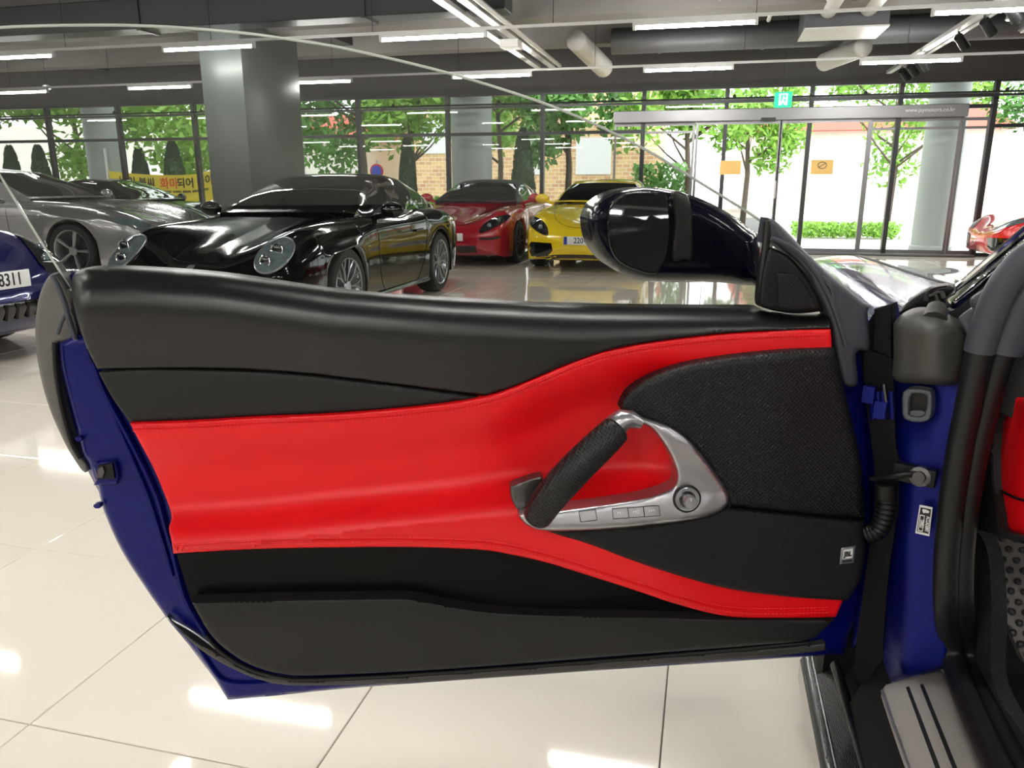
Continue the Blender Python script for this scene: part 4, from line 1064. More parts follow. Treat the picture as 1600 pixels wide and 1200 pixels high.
# ---- black leather top pad
TOPY = fx([(112, 438), (118, 426), (135, 419), (200, 418), (340, 428), (530, 455), (700, 468), (900, 477), (1190, 481), (1240, 488), (1297, 489)])
BOTU = fx([(152, 579), (300, 577), (450, 583), (600, 600), (758, 620), (800, 607), (850, 585), (900, 565), (960, 545), (1050, 530), (1150, 520), (1297, 513)])
def w_top(x, y):
    dy = y - TOPY(x); t = min(1, max(0, dy / (62 if x < 900 else 62 - 30 * (x - 900) / 400)))
    sx = min(1, max(0, (x - 112) / 26)); sx = math.sqrt(1 - (1 - sx) ** 2)
    bulge = .062 * math.sqrt(1 - (1 - t) ** 2)
    low = .012 * sst(60, 160, dy)
    return -.02 + (bulge * (.35 + .65 * sx)) - low
pad = [(112, 442), (116, 428), (128, 420), (150, 418), (200, 418), (340, 428), (530, 455), (700, 468), (900, 477), (1100, 480), (1178, 480), (1196, 484), (1240, 489), (1280, 488), (1292, 494), (1297, 504), (1297, 514, 1),
       (1150, 520), (1050, 530), (960, 545), (900, 564), (850, 585), (800, 606), (758, 619, 1), (700, 611), (600, 598), (450, 581), (300, 575), (152, 577, 1), (136, 545), (124, 510), (114, 470)]
dp('top_pad', pad, w_top, MT['leather'], .03, 9, 4, .004, label='black leather top pad')
RTOP = fx([(203, 661), (300, 658), (400, 652), (500, 648), (600, 641), (700, 631), (760, 619), (800, 606), (850, 585), (900, 564), (960, 545), (1050, 531), (1150, 520), (1297, 514)])
dp('side_trim', [(154, 582, 1), (200, 578), (300, 578), (450, 584), (600, 601), (700, 614), (752, 621, 1), (700, 629), (600, 639), (500, 646), (400, 650), (300, 656), (203, 660, 1), (176, 622)], .028, MT['leather2'], .02, 12, 5, .003, label='dark grey wedge of trim below the top pad')
# ---- red leather band
SHELF = fx([(262, 800), (400, 792), (550, 776), (700, 762), (800, 748), (900, 742), (1000, 738), (1100, 735), (1310, 735)])
RBOT = fx([(270, 865), (550, 856), (650, 855), (750, 859), (850, 878), (900, 893), (1000, 925), (1060, 945), (1130, 962), (1305, 964)])
def w_red(x, y):
    t0 = y - RTOP(x); s = y - SHELF(x)
    recess = sst(10, 90, t0) * (.030 + .020 * sst(700, 900, x)) * (1 - .75 * sst(1000, 1090, x))
    w0 = .036 - recess
    up = sst(-18, 62, s)
    w1 = w0 + (.058 - w0) * up
    k = sst(1010, 1180, x); w1 = w1 * (1 - k) + .040 * k
    if s > 60: w1 -= .010 * sst(0, 60, y - (RBOT(x) - 55))
    return w1
redp = [(203, 661, 1), (300, 658), (400, 652), (500, 648), (600, 641), (700, 630), (760, 619), (800, 606), (850, 585), (900, 564), (960, 545), (1050, 530), (1150, 520), (1250, 515), (1298, 514, 1), (1300, 543, 1), (1280, 600), (1300, 690), (1310, 800), (1305, 900), (1317, 938, 1), (1306, 964, 1),
        (1200, 966), (1130, 962), (1060, 945), (1000, 925), (900, 893), (850, 878), (800, 867), (750, 859), (650, 855), (550, 855), (400, 858), (271, 865, 1), (268, 845), (264, 825), (268, 808), (262, 785), (240, 732), (220, 694)]
dp('armrest_panel', redp, w_red, MT['red'], .02, 9, 4, .004, label='red leather armrest panel')
# stitching in dashes beside the seams
def stitches(nm, pts, wf, m=None, off=.0018, mp=dm, step=6.0):
    c = curve(pts, 8); b = MB(); acc = 0
    L = [0]
    for a, q in zip(c[:-1], c[1:]): L.append(L[-1] + math.hypot(q[0] - a[0], q[1] - a[1]))
    xs = [p[0] for p in c]; ys = [p[1] for p in c]
    k = int(L[-1] / step)
    for i in range(k):
        s0, s1 = i * step, i * step + step * .62
        p = [Vector(mp(float(np.interp(s, L, xs)), float(np.interp(s, L, ys)), (wf(float(np.interp(s, L, xs)), float(np.interp(s, L, ys))) if callable(wf) else wf) + off)) for s in (s0, s1)]
        b.tube(p, .0007, 4)
    o = dmb(b, nm, m or MT['redstitch']); o['kind'] = 'stuff'; return o
sh = lambda pts, dy: [(x, y + dy) for x, y in pts]
ti = [(208, 661), (300, 658), (400, 652), (500, 648), (600, 641), (700, 630), (760, 619), (800, 606), (850, 585), (900, 564), (960, 545), (1050, 530), (1150, 520), (1296, 514)]
bi = [(273, 865), (400, 858), (550, 855), (650, 855), (750, 859), (800, 866), (850, 878), (900, 893), (1000, 925), (1060, 945), (1130, 962), (1200, 966), (1300, 964)]
stitches('seam_stitching', sh(ti, 13), w_red); stitches('seam_stitching', sh(ti, 8), w_red)
stitches('seam_stitching', sh(bi, -15), w_red); stitches('seam_stitching', sh(bi, -7), w_red)
dt('seam', sh(ti, 10.5), lambda x, y: w_red(x, y) + .0009, .0011, MT['red'], 6); dt('seam', sh(bi, -11), lambda x, y: w_red(x, y) + .0009, .0011, MT['red'], 6)
dt('seam', [(868, 762), (910, 748), (960, 741), (1005, 743), (1048, 762)], lambda x, y: w_red(x, y) - .0005, .0010, MT['red'], 6)
# ---- pocket and lower trim
dp('door_pocket', [(276, 866, 1), (400, 858), (550, 855), (700, 855), (800, 866), (900, 893), (1000, 925), (1130, 963), (1180, 970, 1), (1000, 966), (850, 962), (740, 955), (650, 940), (500, 938), (300, 942, 1), (288, 905)],
   lambda x, y: .002 + .006 * sst(930, 960, y), MT['pocketm'], .02, 14, label='black door pocket below the armrest')
dp('lower_trim', [(300, 941, 1), (400, 938), (600, 935), (650, 937), (740, 953), (840, 960), (1000, 963), (1130, 967), (1303, 968, 1), (1285, 985), (1262, 1000), (1180, 1008), (1000, 1022), (700, 1045), (500, 1055), (440, 1053), (390, 1038), (350, 1012), (325, 985)],
   lambda x, y: .034 - .018 * sst(960, 1050, y), MT['leather2'], .045, 9, 6, .006, label='dark grey lower door trim')
dt('trim_edge', [(322, 992), (345, 1018), (385, 1043), (440, 1059), (500, 1061), (700, 1050), (1000, 1027), (1262, 1004)], .004, .0035, MT['black'])
# ---- speaker covers
def w_gr(x, y):
    return .058 + .010 * sst(960, 1060, x) - .014 * sst(1200, 1330, x)
dp('speaker_cover', [(968, 637, 1), (975, 620), (990, 604), (1025, 585), (1070, 570), (1150, 556), (1240, 547), (1303, 543, 1), (1322, 620), (1341, 700), (1350, 760), (1352, 812, 1), (1260, 804), (1140, 791, 1), (1128, 770), (1100, 725), (1070, 690), (1045, 674), (1000, 655), (980, 650)],
   w_gr, MT['grille'], .02, 10, 14, .012, label='perforated black leather speaker cover')
dp('lower_speaker_cover', [(845, 826, 1), (920, 828), (1000, 822), (1080, 812), (1138, 793, 1), (1260, 806), (1352, 814, 1), (1352, 860), (1344, 905), (1324, 938, 1), (1250, 934), (1150, 922), (1080, 905), (1000, 880), (920, 850), (880, 838)],
   lambda x, y: .066 - .010 * sst(1200, 1330, x), MT['mesh'], .03, 10, 8, .008, label='black woven lower speaker cover')
# ---- satin handle bezel
bez = [(812, 802), (815, 813), (828, 823), (850, 829), (900, 829), (960, 826), (1020, 820), (1070, 814), (1105, 807), (1128, 797), (1138, 785), (1136, 768), (1118, 740), (1094, 708), (1072, 684), (1046, 666), (1012, 655), (985, 652), (972, 657), (985, 662), (1004, 663), (1020, 672), (1034, 690), (1047, 712), (1056, 736), (1056, 752), (1047, 763), (1010, 776), (960, 785), (900, 793), (868, 797), (846, 796)]
def w_bez(x, y):
    d_ = math.hypot(x - 1073, y - 779)
    return .081 + .004 * sst(60, 28, d_) - .006 * sst(700, 655, y) + .00028 * max(0, y - 765)
dp('handle_bezel', bez, w_bez, MT['satin'], .03, 7, 7, .009, label='satin aluminium handle surround')
dt('bezel_lip', [(862, 829), (960, 826), (1070, 815), (1128, 798), (1139, 783), (1118, 738), (1090, 702), (1050, 666)], .066, .003, MT['black'], 6)
dp('grip_base', [(797, 762), (806, 756), (842, 744), (848, 752), (830, 785), (812, 798), (800, 782)], .066, MT['satin_dark'], .02, 6, 4, .006, label='dark satin cup behind the grip')
# collar and leather grip, bowed away from the door
c = curve([(958, 655), (975, 650), (992, 656)], 4)
cp = [dm(x, y, .094) for x, y in [(954, 676), (964, 664), (974, 656), (986, 655), (1002, 662)]]
dmb(MB().tube(cp, [.019, .0195, .0175, .014, .009], 16, flat=1.0), 'grip_collar', MT['satin'])
gp_ = curve([(962, 672), (940, 693), (904, 728), (874, 760), (852, 787), (840, 806)], 5)
gl = len(gp_) - 1
pts = []; rs = []
for i, (x, y) in enumerate(gp_):
    t = i / gl; pts.append(dm(x, y, .098 + .016 * math.sin(PI * t))); rs.append(.0235 + .003 * math.sin(PI * t))
pts = [pts[0] + (pts[0] - pts[1]).normalized() * .004] + pts + [pts[-1] + (pts[-1] - pts[-2]).normalized() * .004]
rs = [.013] + rs + [.016]
dmb(MB().tube(pts, rs, 20), 'pull_grip', MT['gripm'], angle=70)['label'] = 'perforated black leather pull grip'
# switches
def quad_btn(nm, q, wo=None, m='satin', th=.004):
    return dp(nm, [(x, y, 1) for x, y in q], wo, MT[m], th, 20, smooth=0)
vx = (dm(1008, 800, .09) - dm(958, 805, .09)).normalized(); vz = (dm(980, 790, .09) - dm(982, 812, .09)).normalized()
for q in ([(905, 800), (930, 797), (932, 812), (908, 815)],):
    quad_btn('switch_gap', [(x + (1.2 if x > 918 else -1.2), y + (1.2 if y > 805 else -1.2)) for x, y in q], lambda x, y: w_bez(x, y) + .0004, 'black')
    b = quad_btn('switch', q, lambda x, y: w_bez(x, y) + .0014); b['label'] = 'small blank satin switch'
for k, s in enumerate(('M1', 'M2', 'M3')):
    x0 = 957 + 24.5 * k; y0 = 795.5 - 1.6 * k
    q = [(x0, y0), (x0 + 23, y0 - 1.5), (x0 + 25, y0 + 13), (x0 + 2, y0 + 14.5)]
    quad_btn('switch_gap', [(x + (1.0 if x > x0 + 10 else -1.0), y + (1.1 if y > y0 + 6 else -1.1)) for x, y in q], lambda x, y: w_bez(x, y) + .0004, 'black')
    b = quad_btn('memory_switch', q, lambda x, y: w_bez(x, y) + .0014); b['label'] = 'satin memory switch marked %s' % s
    t = text('switch_lettering', s, .0085, dm(x0 + 12.5, y0 + 6.5, w_bez(x0 + 12.5, y0 + 6.5) + .0022), vx, vz, MT['white'], None, .0002); t.data.transform(wm(SX).inverted()); t.parent = door
# mirror adjuster
kc = dm(1073, 779, w_bez(1073, 779) + .001); kn = (DN * 1 + Vector((0, 0, .12))).normalized()
dmb(MB().lathe([(.0185, -.004), (.0225, -.004), (.0225, .003), (.0205, .005), (.0185, .003)], 40, align(kn, kc)), 'adjuster_gap', MT['black'])
dmb(MB().lathe([(0, .001), (.0195, .001), (.0200, .004), (.0188, .0055), (.014, .0045), (0, .0045)], 40, align(kn, kc)), 'adjuster_ring', MT['alloy'])
dmb(MB().lathe([(0, .0046), (.0135, .0046), (.0128, .0052), (0, .0052)], 30, align(kn, kc)), 'adjuster_well', MT['gloss'])
dmb(MB().lathe([(.0085, .004), (.009, .012), (.0108, .017), (.0108, .023), (.0095, .025), (0, .0256)], 30, align(kn, kc)), 'adjuster_knob', MT['satin'])
dmb(MB().obox(kc + kn * .0258 + vz * .006, vx, vz, kn, .0008, .003, .0004), 'knob_pointer', MT['white'], False)
# speaker badge
bq = [(1314.5, 856), (1337, 853), (1334, 879.5), (1312, 882)]
badge = dp('speaker_badge', [(x, y, 1) for x, y in bq], .058, MT['alloy'], .01, 10, 2, .001, smooth=0, label='small silver maker badge on the lower speaker cover')
bx = (dm(1337, 853, .06) - dm(1314.5, 856, .06)).normalized(); by = (dm(1314.5, 856, .06) - dm(1312, 882, .06)).normalized()
dp('badge_field', [(x, y, 1) for x, y in [(1318, 859.5), (1333.5, 857), (1331.8, 872), (1316.5, 874)]], .0588, MT['white'], .001, 10, smooth=0)
t = text('badge_lettering', 'JBL', .0125, dm(1325, 866, .0592), bx, by, MT['ink'], None, .0002, bold=.0006, squash=.78); t.data.transform(wm(SX).inverted()); t.parent = door
dp('badge_strip', [(x, y, 1) for x, y in [(1316, 876), (1331.5, 874.2), (1331.2, 877.4), (1315.7, 879)]], .0588, MT['satin_dark'], .001, 10, smooth=0)
# ---- mirror triangle, its grey seal, tweeter
dp('corner_seal', [(1199, 340, 1), (1212, 346), (1232, 364), (1262, 396), (1298, 430), (1335, 460), (1362, 481, 1), (1356, 488), (1360, 530), (1357, 548), (1338, 552), (1340, 600), (1318, 600), (1306, 560), (1297, 505), (1288, 480), (1262, 430), (1238, 402), (1205, 378), (1192, 380, 1)],
   lambda x, y: .012 + .016 * sst(0, 30, x - 1185 - (y - 340) * .3), MT['greyrub'], .03, 9, 8, .014, label='dusty grey rubber seal around the mirror corner')
dt('seal_fold', [(1205, 372), (1232, 384), (1262, 410), (1290, 452), (1306, 490), (1322, 540)], .030, .004, MT['greyrub'])
dt('seal_fold', [(1282, 432), (1296, 446), (1302, 466), (1300, 480)], .030, .0035, MT['greyrub'])
dt('seal_lip', [(1190, 478), (1192, 420), (1197, 380), (1200, 345)], .014, .006, MT['gedge'])
dp('tweeter_housing', [(1196, 482), (1186, 470), (1192, 420), (1202, 386, 1), (1230, 398), (1258, 428), (1278, 462), (1286, 486, 1), (1240, 490)], .026, MT['black'], .02, 8, 5, .008, label='black tweeter housing')
dp('tweeter_mesh', [(1214, 426, 1), (1244, 430), (1264, 455), (1276, 482, 1), (1240, 485), (1216, 480, 1)], .029, MT['twe'], .002, 8, 3, .002)
# ---- frameless window
gout = [(-100, 60), (-60, 50), (0, 43), (60, 40.5), (120, 39.5), (190, 39.5), (260, 42), (330, 47), (400, 54), (470, 64), (530, 74), (620, 94), (700, 114), (780, 138), (860, 165), (940, 199), (1020, 240), (1100, 289), (1160, 326), (1196, 350, 1), (1192, 484, 1),
        (900, 482), (530, 462), (340, 436), (170, 430), (110, 452, 1), (96, 428), (50, 355), (0, 274), (-60, 178), (-105, 105)]
g = patch('window_glass', gout, dm, -.03, MT['lglass'], None, 0, 60, 0, 0, 3); g.data.transform(wm(SX).inverted()); g.parent = door; g['label'] = 'tinted frameless window glass'
dt('glass_edge', [(p[0], p[1]) for p in gout[:20]], -.03, .0021, MT['edge'], 6, 3)
dt('glass_edge', [(112, 454), (96, 428), (50, 355), (0, 274), (-60, 178), (-105, 105)], -.03, .0018, MT['edge'], 6, 3)
dt('glass_gasket', [(106, 452), (96, 436), (90, 428)], -.024, .004, MT['gedge'])
# ---- wing mirror, outside the door
def wm_dome(x, y):
    return -.165 + .04 * math.sqrt(max(0, 1 - ((x - 1040) / 160) ** 2))
mout = [(918, 350), (920, 334), (930, 318), (952, 303), (985, 294), (1020, 293), (1060, 299), (1100, 313), (1140, 334), (1168, 355), (1190, 376), (1192, 440), (1170, 446), (1120, 441), (1040, 441), (1000, 437), (966, 425), (940, 405), (924, 380)]
mh = patch('mirror_housing', mout, dm, wm_dome, MT['p_navy'], None, .10, 9, 26, .05, 4, (), True, 80); mh.data.transform(wm(SX).inverted()); mh.parent = door; mh['label'] = 'dark blue wing mirror housing'
mg = [(950, 335), (958, 317), (975, 304), (1000, 300), (1040, 304), (1046, 330), (1047, 370), (1042, 400), (1032, 420), (1020, 428), (1000, 424), (975, 414), (958, 398), (950, 370)]
dp('mirror_bezel', curve(mg, 3, True), -.124, MT['gloss'], .02, 10, 3, .003, smooth=0)
cx_, cy_ = 999, 362
dp('mirror_glass', [(cx_ + (x - cx_) * .95, cy_ + (y - cy_) * .955) for x, y in mg], lambda x, y: -.1155 + .00014 * (y - 362), MT['mirror'], .003, 12, 0, 0, label='mirror glass reflecting the hall')
dp('mirror_reflection', [(1052, 302), (1066, 301), (1076, 310), (1081, 340), (1081, 404), (1070, 405), (1050, 404), (1054, 350)], -.116, MT['satin_dark'], .02, 8, 5, .006, label='grey strip standing for a reflection on the mirror housing')  # separate grey strip drawn for a reflection on the glossy housing

# ================================================================== BODY OF THE OPEN CAR
def cp_(nm, pts, mp, wf, m, th=.012, step=12, R=0, depth=0, smooth=4, label=None, holes=(), parent=None, back=False):
    o = patch(nm, pts, mp, wf, m, None, th, step, R, depth, smooth, holes, back); o.data.transform(wm(SX).inverted()); o.parent = parent or SX; ORG[o.name] = wm(SX)
    if label: o['label'] = label
    return o
def cm(mb, nm, m, smooth=True, parent=None, label=None, angle=40):
    o = mb.build(nm, m, None, smooth, angle=angle); o.data.transform(wm(SX).inverted()); o.parent = parent or SX; ORG[o.name] = wm(SX)
    if label: o['label'] = label
    return o
# front wing and bonnet: height over the ground as a function of place
U0, U1 = .27, 2.30; UC = (U0 + U1) / 2
def hz(u, v):
    a = (u - UC) / ((U1 - U0) / 2)                 # -1 near wing .. 1 far wing
    f = (v - 1.55) / 2.75                          # 0 cowl .. 1 nose
    base = .945 - .035 * f - .20 * f ** 2.4
    wing = math.exp(-((abs(a) - .80) / .16) ** 2) * .045 * math.exp(-((f - .50) / .30) ** 2)
    dip = -.022 * math.exp(-((abs(a) - .52) / .14) ** 2) * sst(.0, .3, f)
    crown = .030 * (1 - a * a) - .012
    side = -.30 * max(0, (abs(a) - .90) / .10) ** 2.0
    nose = -.35 * max(0, (f - .88) / .12) ** 2
    return base + wing + dip + crown + side + nose
b = MB(); NU, NV = 60, 64
def uv_uv(i, j):
    a = -1 + 2 * i / NU; a = math.copysign(abs(a) ** .8, a); f = j / NV
    hw = (U1 - U0) / 2 * (1 - .20 * max(0, (f - .55) / .45) ** 2.2)
    return UC + a * hw, 1.55 + 2.75 * f - .35 * a * a * max(0, f - .7) / .3
vs = []
for i in range(NU + 1):
    for j in range(NV + 1):
        u, v = uv_uv(i, j); a = -1 + 2 * i / NU; a = math.copysign(abs(a) ** .8, a)
        vs.append((u, v, hz(UC + a * (U1 - U0) / 2, v)))
fs = [[i * (NV + 1) + j, (i + 1) * (NV + 1) + j, (i + 1) * (NV + 1) + j + 1, i * (NV + 1) + j + 1] for i in range(NU) for j in range(NV)]
n0 = len(vs)
for j in range(NV + 1):
    u, v = uv_uv(0, j); vs.append((u - .0, v, .22)) 
fs += [[j, j + 1, n0 + j + 1, n0 + j][::-1] for j in range(NV)]
n1 = len(vs)
for i in range(NU + 1):
    u, v = uv_uv(i, NV); vs.append((u, v + .03, .22))
fs += [[i * (NV + 1) + NV, (i + 1) * (NV + 1) + NV, n1 + i + 1, n1 + i][::-1] for i in range(NU)]
cm(MB().add(vs, fs), 'bonnet', MT['p_own'], label='deep blue bonnet and front wings', angle=60)
def hl(nm, pts, r_, m):
    return cm(MB().tube([(u, v, hz(u, v) + .0005) for u, v in curve(pts, 8)], r_, 6), nm, m)
hl('bonnet_seam', [(.60, 1.75), (.52, 2.2), (.50, 2.8), (.60, 3.4), (.80, 3.75)], .004, MT['black'])
hl('bonnet_seam', [(1.97, 1.75), (2.05, 2.2), (2.07, 2.8), (1.97, 3.4)], .004, MT['black'])
hl('bonnet_crease', [(.85, 1.9), (.90, 2.6), (1.0, 3.3), (1.1, 3.8)], .005, MT['p_own'])
# wheel of the open car under the near wing (hidden behind the door)
# near side, hinge pillar region
HP = mp_p((.30, 1.33, 0), (-.45, -.89, 0))
cp_('hinge_pillar', [(1352, 500, 1), (1394, 474, 1), (1400, 520), (1396, 590), (1520, 600), (1520, 700), (1505, 800), (1492, 900), (1486, 980), (1480, 1043, 1), (1378, 1072, 1), (1368, 1000), (1330, 1015, 1), (1345, 900), (1360, 800), (1352, 640)],
    HP, lambda x, y: -.03 + .045 * sst(1385, 1420, x) * sst(600, 760, y) + .03 * sst(1400, 1470, x) * (1 - sst(620, 760, y)), MT['p_pillar'], .03, 12, 10, .01, label='blue hinge pillar')
cp_('pillar_recess', [(1356, 505), (1392, 480), (1394, 560), (1398, 640), (1400, 700), (1412, 735), (1408, 770), (1398, 830), (1388, 900), (1380, 1000), (1376, 1064), (1336, 1050), (1352, 900), (1368, 760), (1350, 600)], HP, -.004, MT['shadow'], .004, 12, 0, 0, label='hinge recess with its shade painted black')  # black patch puts the shade beside the hinges over the blue
cp_('front_pillar_cap', [(1366, 482, 1), (1394, 474, 1), (1394, 560, 1), (1362, 548, 1)], HP, .004, MT['shadow'], .02, 12, 3, .004, smooth=0)
# hinges and bracketry
for (x, y, q) in ((1358, 616, 10), (1376, 640, 9)):
    cm(MB().obox(HP(x, y, .015), (1, -.5, 0), (0, 0, 1), (-.45, -.89, 0), .009, .014, .006), 'upper_hinge', MT['p_pillar'])
for k, x in enumerate((1362, 1371, 1380, 1392)):
    cm(MB().tube([HP(x, 612, .01), HP(x + 2, 655, .01)], .004, 6), 'hinge_leaf', MT['p_own_in'])
cm(MB().tube([HP(1380, 600, .012), HP(1384, 628, .012)], .003, 6), 'hinge_pin', MT['chrome'])
# vinyl cover over the cowl end
cp_('cowl_cover', [(1396, 505, 1), (1410, 492), (1432, 484), (1460, 486), (1486, 498), (1510, 514), (1516, 545), (1506, 590), (1494, 602), (1440, 600), (1398, 594), (1396, 560)], mp_p((.36, 1.30, 0), (-.30, -.95, 0)),
    lambda x, y: .03 + .03 * math.exp(-((x - 1455) / 40) ** 2) * sst(486, 520, y), MT['olive'], .03, 8, 16, .03, label='grey vinyl cover at the base of the windscreen pillar')
# socket frame
q0 = [(1414, 610), (1424, 607), (1448, 609), (1456, 616), (1456, 645), (1450, 657), (1434, 660), (1416, 656), (1410, 646), (1410, 618)]
q1 = [(1424, 617), (1447, 618), (1447, 640), (1441, 650), (1422, 649), (1420, 640)]
HS = mp_p((.36, 1.28, 0), (-.45, -.89, 0))
cp_('pillar_socket', q0, HS, .012, MT['greybox'], .02, 6, 3, .004, label='grey square socket in the hinge pillar', holes=[curve(q1, 4, True)])
cp_('socket_floor', q1, HS, .0, MT['black'], .004, 8)
cp_('socket_tab', [(1424, 642), (1444, 643), (1441, 651), (1424, 650)], HS, .006, MT['greybox'], .006, 5)
# check strap and bolt
cm(MB().tube([HS(1362, 748, .02), HS(1385, 746, .03), HS(1412, 742, .03), HS(1430, 740, .02)], [.006, .007, .007, .008], 8, flat=.7), 'check_strap', MT['black'])
cm(MB().lathe([(.016, 0), (.016, .012), (.010, .014), (.009, .02), (0, .02)], 14, align((-.45, -.89, .1), HS(1440, 743, .01))), 'strap_bolt', MT['satin_dark'])
cm(MB().obox(HS(1430, 741, .012), (1, -.5, 0), (0, 0, 1), (-.45, -.89, 0), .030, .014, .008), 'strap_bracket', MT['black'], False)
# corrugated wiring boot
wb_ = [(1384, 762), (1386, 785), (1382, 808), (1372, 828), (1356, 836)]
wc = curve(wb_, 12); cm(MB().tube([HS(x, y, .028) for x, y in wc], [.016 if (i // 2) % 2 else .0125 for i in range(len(wc))], 14), 'wiring_boot', MT['black'], angle=80)
cm(MB().tube([HS(1384, 756, .028), HS(1385, 778, .028)], .017, 14), 'boot_collar', MT['black'])
# sticker on the pillar
sq = [(1437, 789), (1457, 793), (1452, 838), (1430, 833)]
PS = lambda k: .033 + k
cp_('pillar_sticker', [(x, y, 1) for x, y in sq], HP, PS(0), MT['white'], .002, 12, smooth=0, label='small black and white badge sticker on the blue pillar')
ins = lambda q, f: [(sum(p[0] for p in q) / 4 + (x - sum(p[0] for p in q) / 4) * f, sum(p[1] for p in q) / 4 + (y - sum(p[1] for p in q) / 4) * (f + .03), 1) for x, y in q]
cp_('sticker_field', ins(sq, .82), HP, PS(.0006), MT['ink'], .0005, 12, smooth=0)
tx = (HP(1452, 838, 0) - HP(1457, 793, 0)).normalized(); ty = (HP(1457, 800, 0) - HP(1437, 797, 0)).normalized()
nrm = tx.cross(ty)
if nrm.dot(CAMP - HP(1440, 800, 0)) < 0: ty = -ty
def st_text(s, x, y, sz, w_=.8):
    t = text('sticker_lettering', s, sz, HP(x, y, PS(.0012)), tx, ty, MT['white'], None, .0002, squash=w_, bold=.0003); t.data.transform(wm(SX).inverted()); t.parent = SX
st_text('ACCADEMY', 1449, 819, .0078, .62); st_text('TIMELI', 1440.5, 818, .0075, .66)
cp_('sticker_frame', [(1437.5, 804, 1), (1445, 805.5, 1), (1441.5, 831, 1), (1434, 829.5, 1)], HP, PS(.0009), MT['white'], .0004, 12, smooth=0, holes=[[(1438.6, 805.6), (1443.8, 806.8), (1440.7, 829.3), (1435.4, 828.2)]])
cp_('sticker_mark', [(1441, 796), (1446, 796), (1452, 799), (1450, 802), (1446, 801), (1443, 802)], HP, PS(.0012), MT['white'], .0004, 5, smooth=2)

# door aperture seal: two parallel tubes and their lips
AU = mp_u(.45)
s1 = [(1650, 375), (1600, 408), (1565, 452), (1545, 500), (1530, 550), (1512, 640), (1500, 700), (1488, 780), (1480, 860), (1478, 930), (1482, 990), (1495, 1050), (1520, 1115), (1552, 1185), (1590, 1260)]
s2 = [(1660, 420), (1615, 450), (1585, 500), (1566, 550), (1545, 620), (1526, 700), (1512, 780), (1503, 860), (1502, 930), (1508, 990), (1524, 1050), (1553, 1120), (1590, 1190), (1630, 1260)]
def smap(off):
    def f(x, y, wo=0.0):
        t = sst(930, 1080, y); a = HP(x, y, off) if y < 1085 else Vector(); b_ = mp_z(.385 + off * .3)(x, y) if y > 900 else Vector()
        return a.lerp(b_, t)
    return f
def seal(nm, pts, r_, m, u0=.05, flat=1.0, lo=0, hi=999):
    mp = smap(u0); c = [q for q in curve(pts, 6) if lo <= q[1] <= hi]
    return cm(MB().tube([mp(x, y) for x, y in c], r_, 12, flat=flat), nm, m)
seal('aperture_seal', s1, .0185, MT['rubber'], .055, 1, 548, 2000)['label'] = 'black tubular door seal'
seal('aperture_seal', s1, .021, MT['greyrub'], .055, 1, 0, 556)['label'] = 'dusty grey upper part of the door seal'
seal('inner_seal', s2, .018, MT['rubber'], .035, 1, 548, 2000)
seal('inner_seal', s2, .026, MT['greyrub'], .03, 1, 0, 560)
cp_('pillar_trim', [(1480, 482, 1), (1500, 478), (1600, 392), (1680, 330), (1700, 520), (1610, 640), (1560, 640), (1530, 560), (1508, 548, 1), (1500, 520)], HP, -.03, MT['rubber'], .02, 14, label='dark inner trim of the windscreen pillar')
cp_('seal_flap', [(1516, 468), (1530, 456), (1560, 440), (1575, 450), (1560, 475), (1536, 492), (1520, 484)], HP, .03, MT['greyrub'], .02, 8, 6, .01)
cp_('seal_flap', [(1497, 497), (1518, 480, 1), (1540, 490), (1540, 530), (1518, 532), (1504, 510)], HP, .035, MT['greyrub'], .01, 8, 3, .005)
# windscreen pillar outside, glossy, and the windscreen edge
pa = mp_p(mp_u(.43)(1480, 480), (-.85, .08, .53))
cp_('windscreen_pillar', [(1468, 470, 1), (1478, 458), (1530, 412), (1600, 352), (1660, 300), (1700, 300, 1), (1690, 330), (1600, 388), (1540, 438), (1490, 480), (1482, 484, 1)], pa, 0, MT['pillarm'], .02, 10, 9, .02, label='glossy windscreen pillar with bright reflections')
cm(MB().tube([pa(1474, 468, .0), pa(1530, 419, .004), pa(1600, 360, .004), pa(1680, 294, .004)], .006, 8), 'pillar_moulding', MT['chrome'])
ws = [pa(1474, 470), pa(1530, 420), pa(1600, 360), pa(1690, 285)]
cm(MB().add([*ws, *[Vector((2.0, p.y + .05, p.z + .02)) for p in ws]], [[0, 1, 5, 4], [1, 2, 6, 5], [2, 3, 7, 6]]), 'windscreen', MT['seeglass'])
# cowl: wiper scuttle and hoses
cp_('scuttle', [(1395, 497, 1), (1420, 470), (1450, 452), (1480, 446), (1492, 452), (1478, 470), (1482, 484), (1440, 484), (1410, 492)], mp_p((.42, 1.42, 0), (-.3, -.95, 0)), .0, MT['black'], .04, 8, 6, .01)
for pts in ([(1447, 470), (1450, 456), (1462, 449), (1480, 446)], [(1452, 462), (1462, 460), (1466, 474), (1474, 478)], [(1458, 458), (1470, 456), (1474, 466)]):
    mp = mp_p((.42, 1.40, 0), (-.3, -.95, 0)); cm(MB().tube([mp(x, y) for x, y in curve(pts, 4)], .004, 6), 'scuttle_hose', MT['satin_dark'])
cm(MB().tube([mp_v(1.30)(1464, 480), mp_v(1.28)(1460, 500)], [.014, .018], 12), 'drain_tube', MT['olive'])

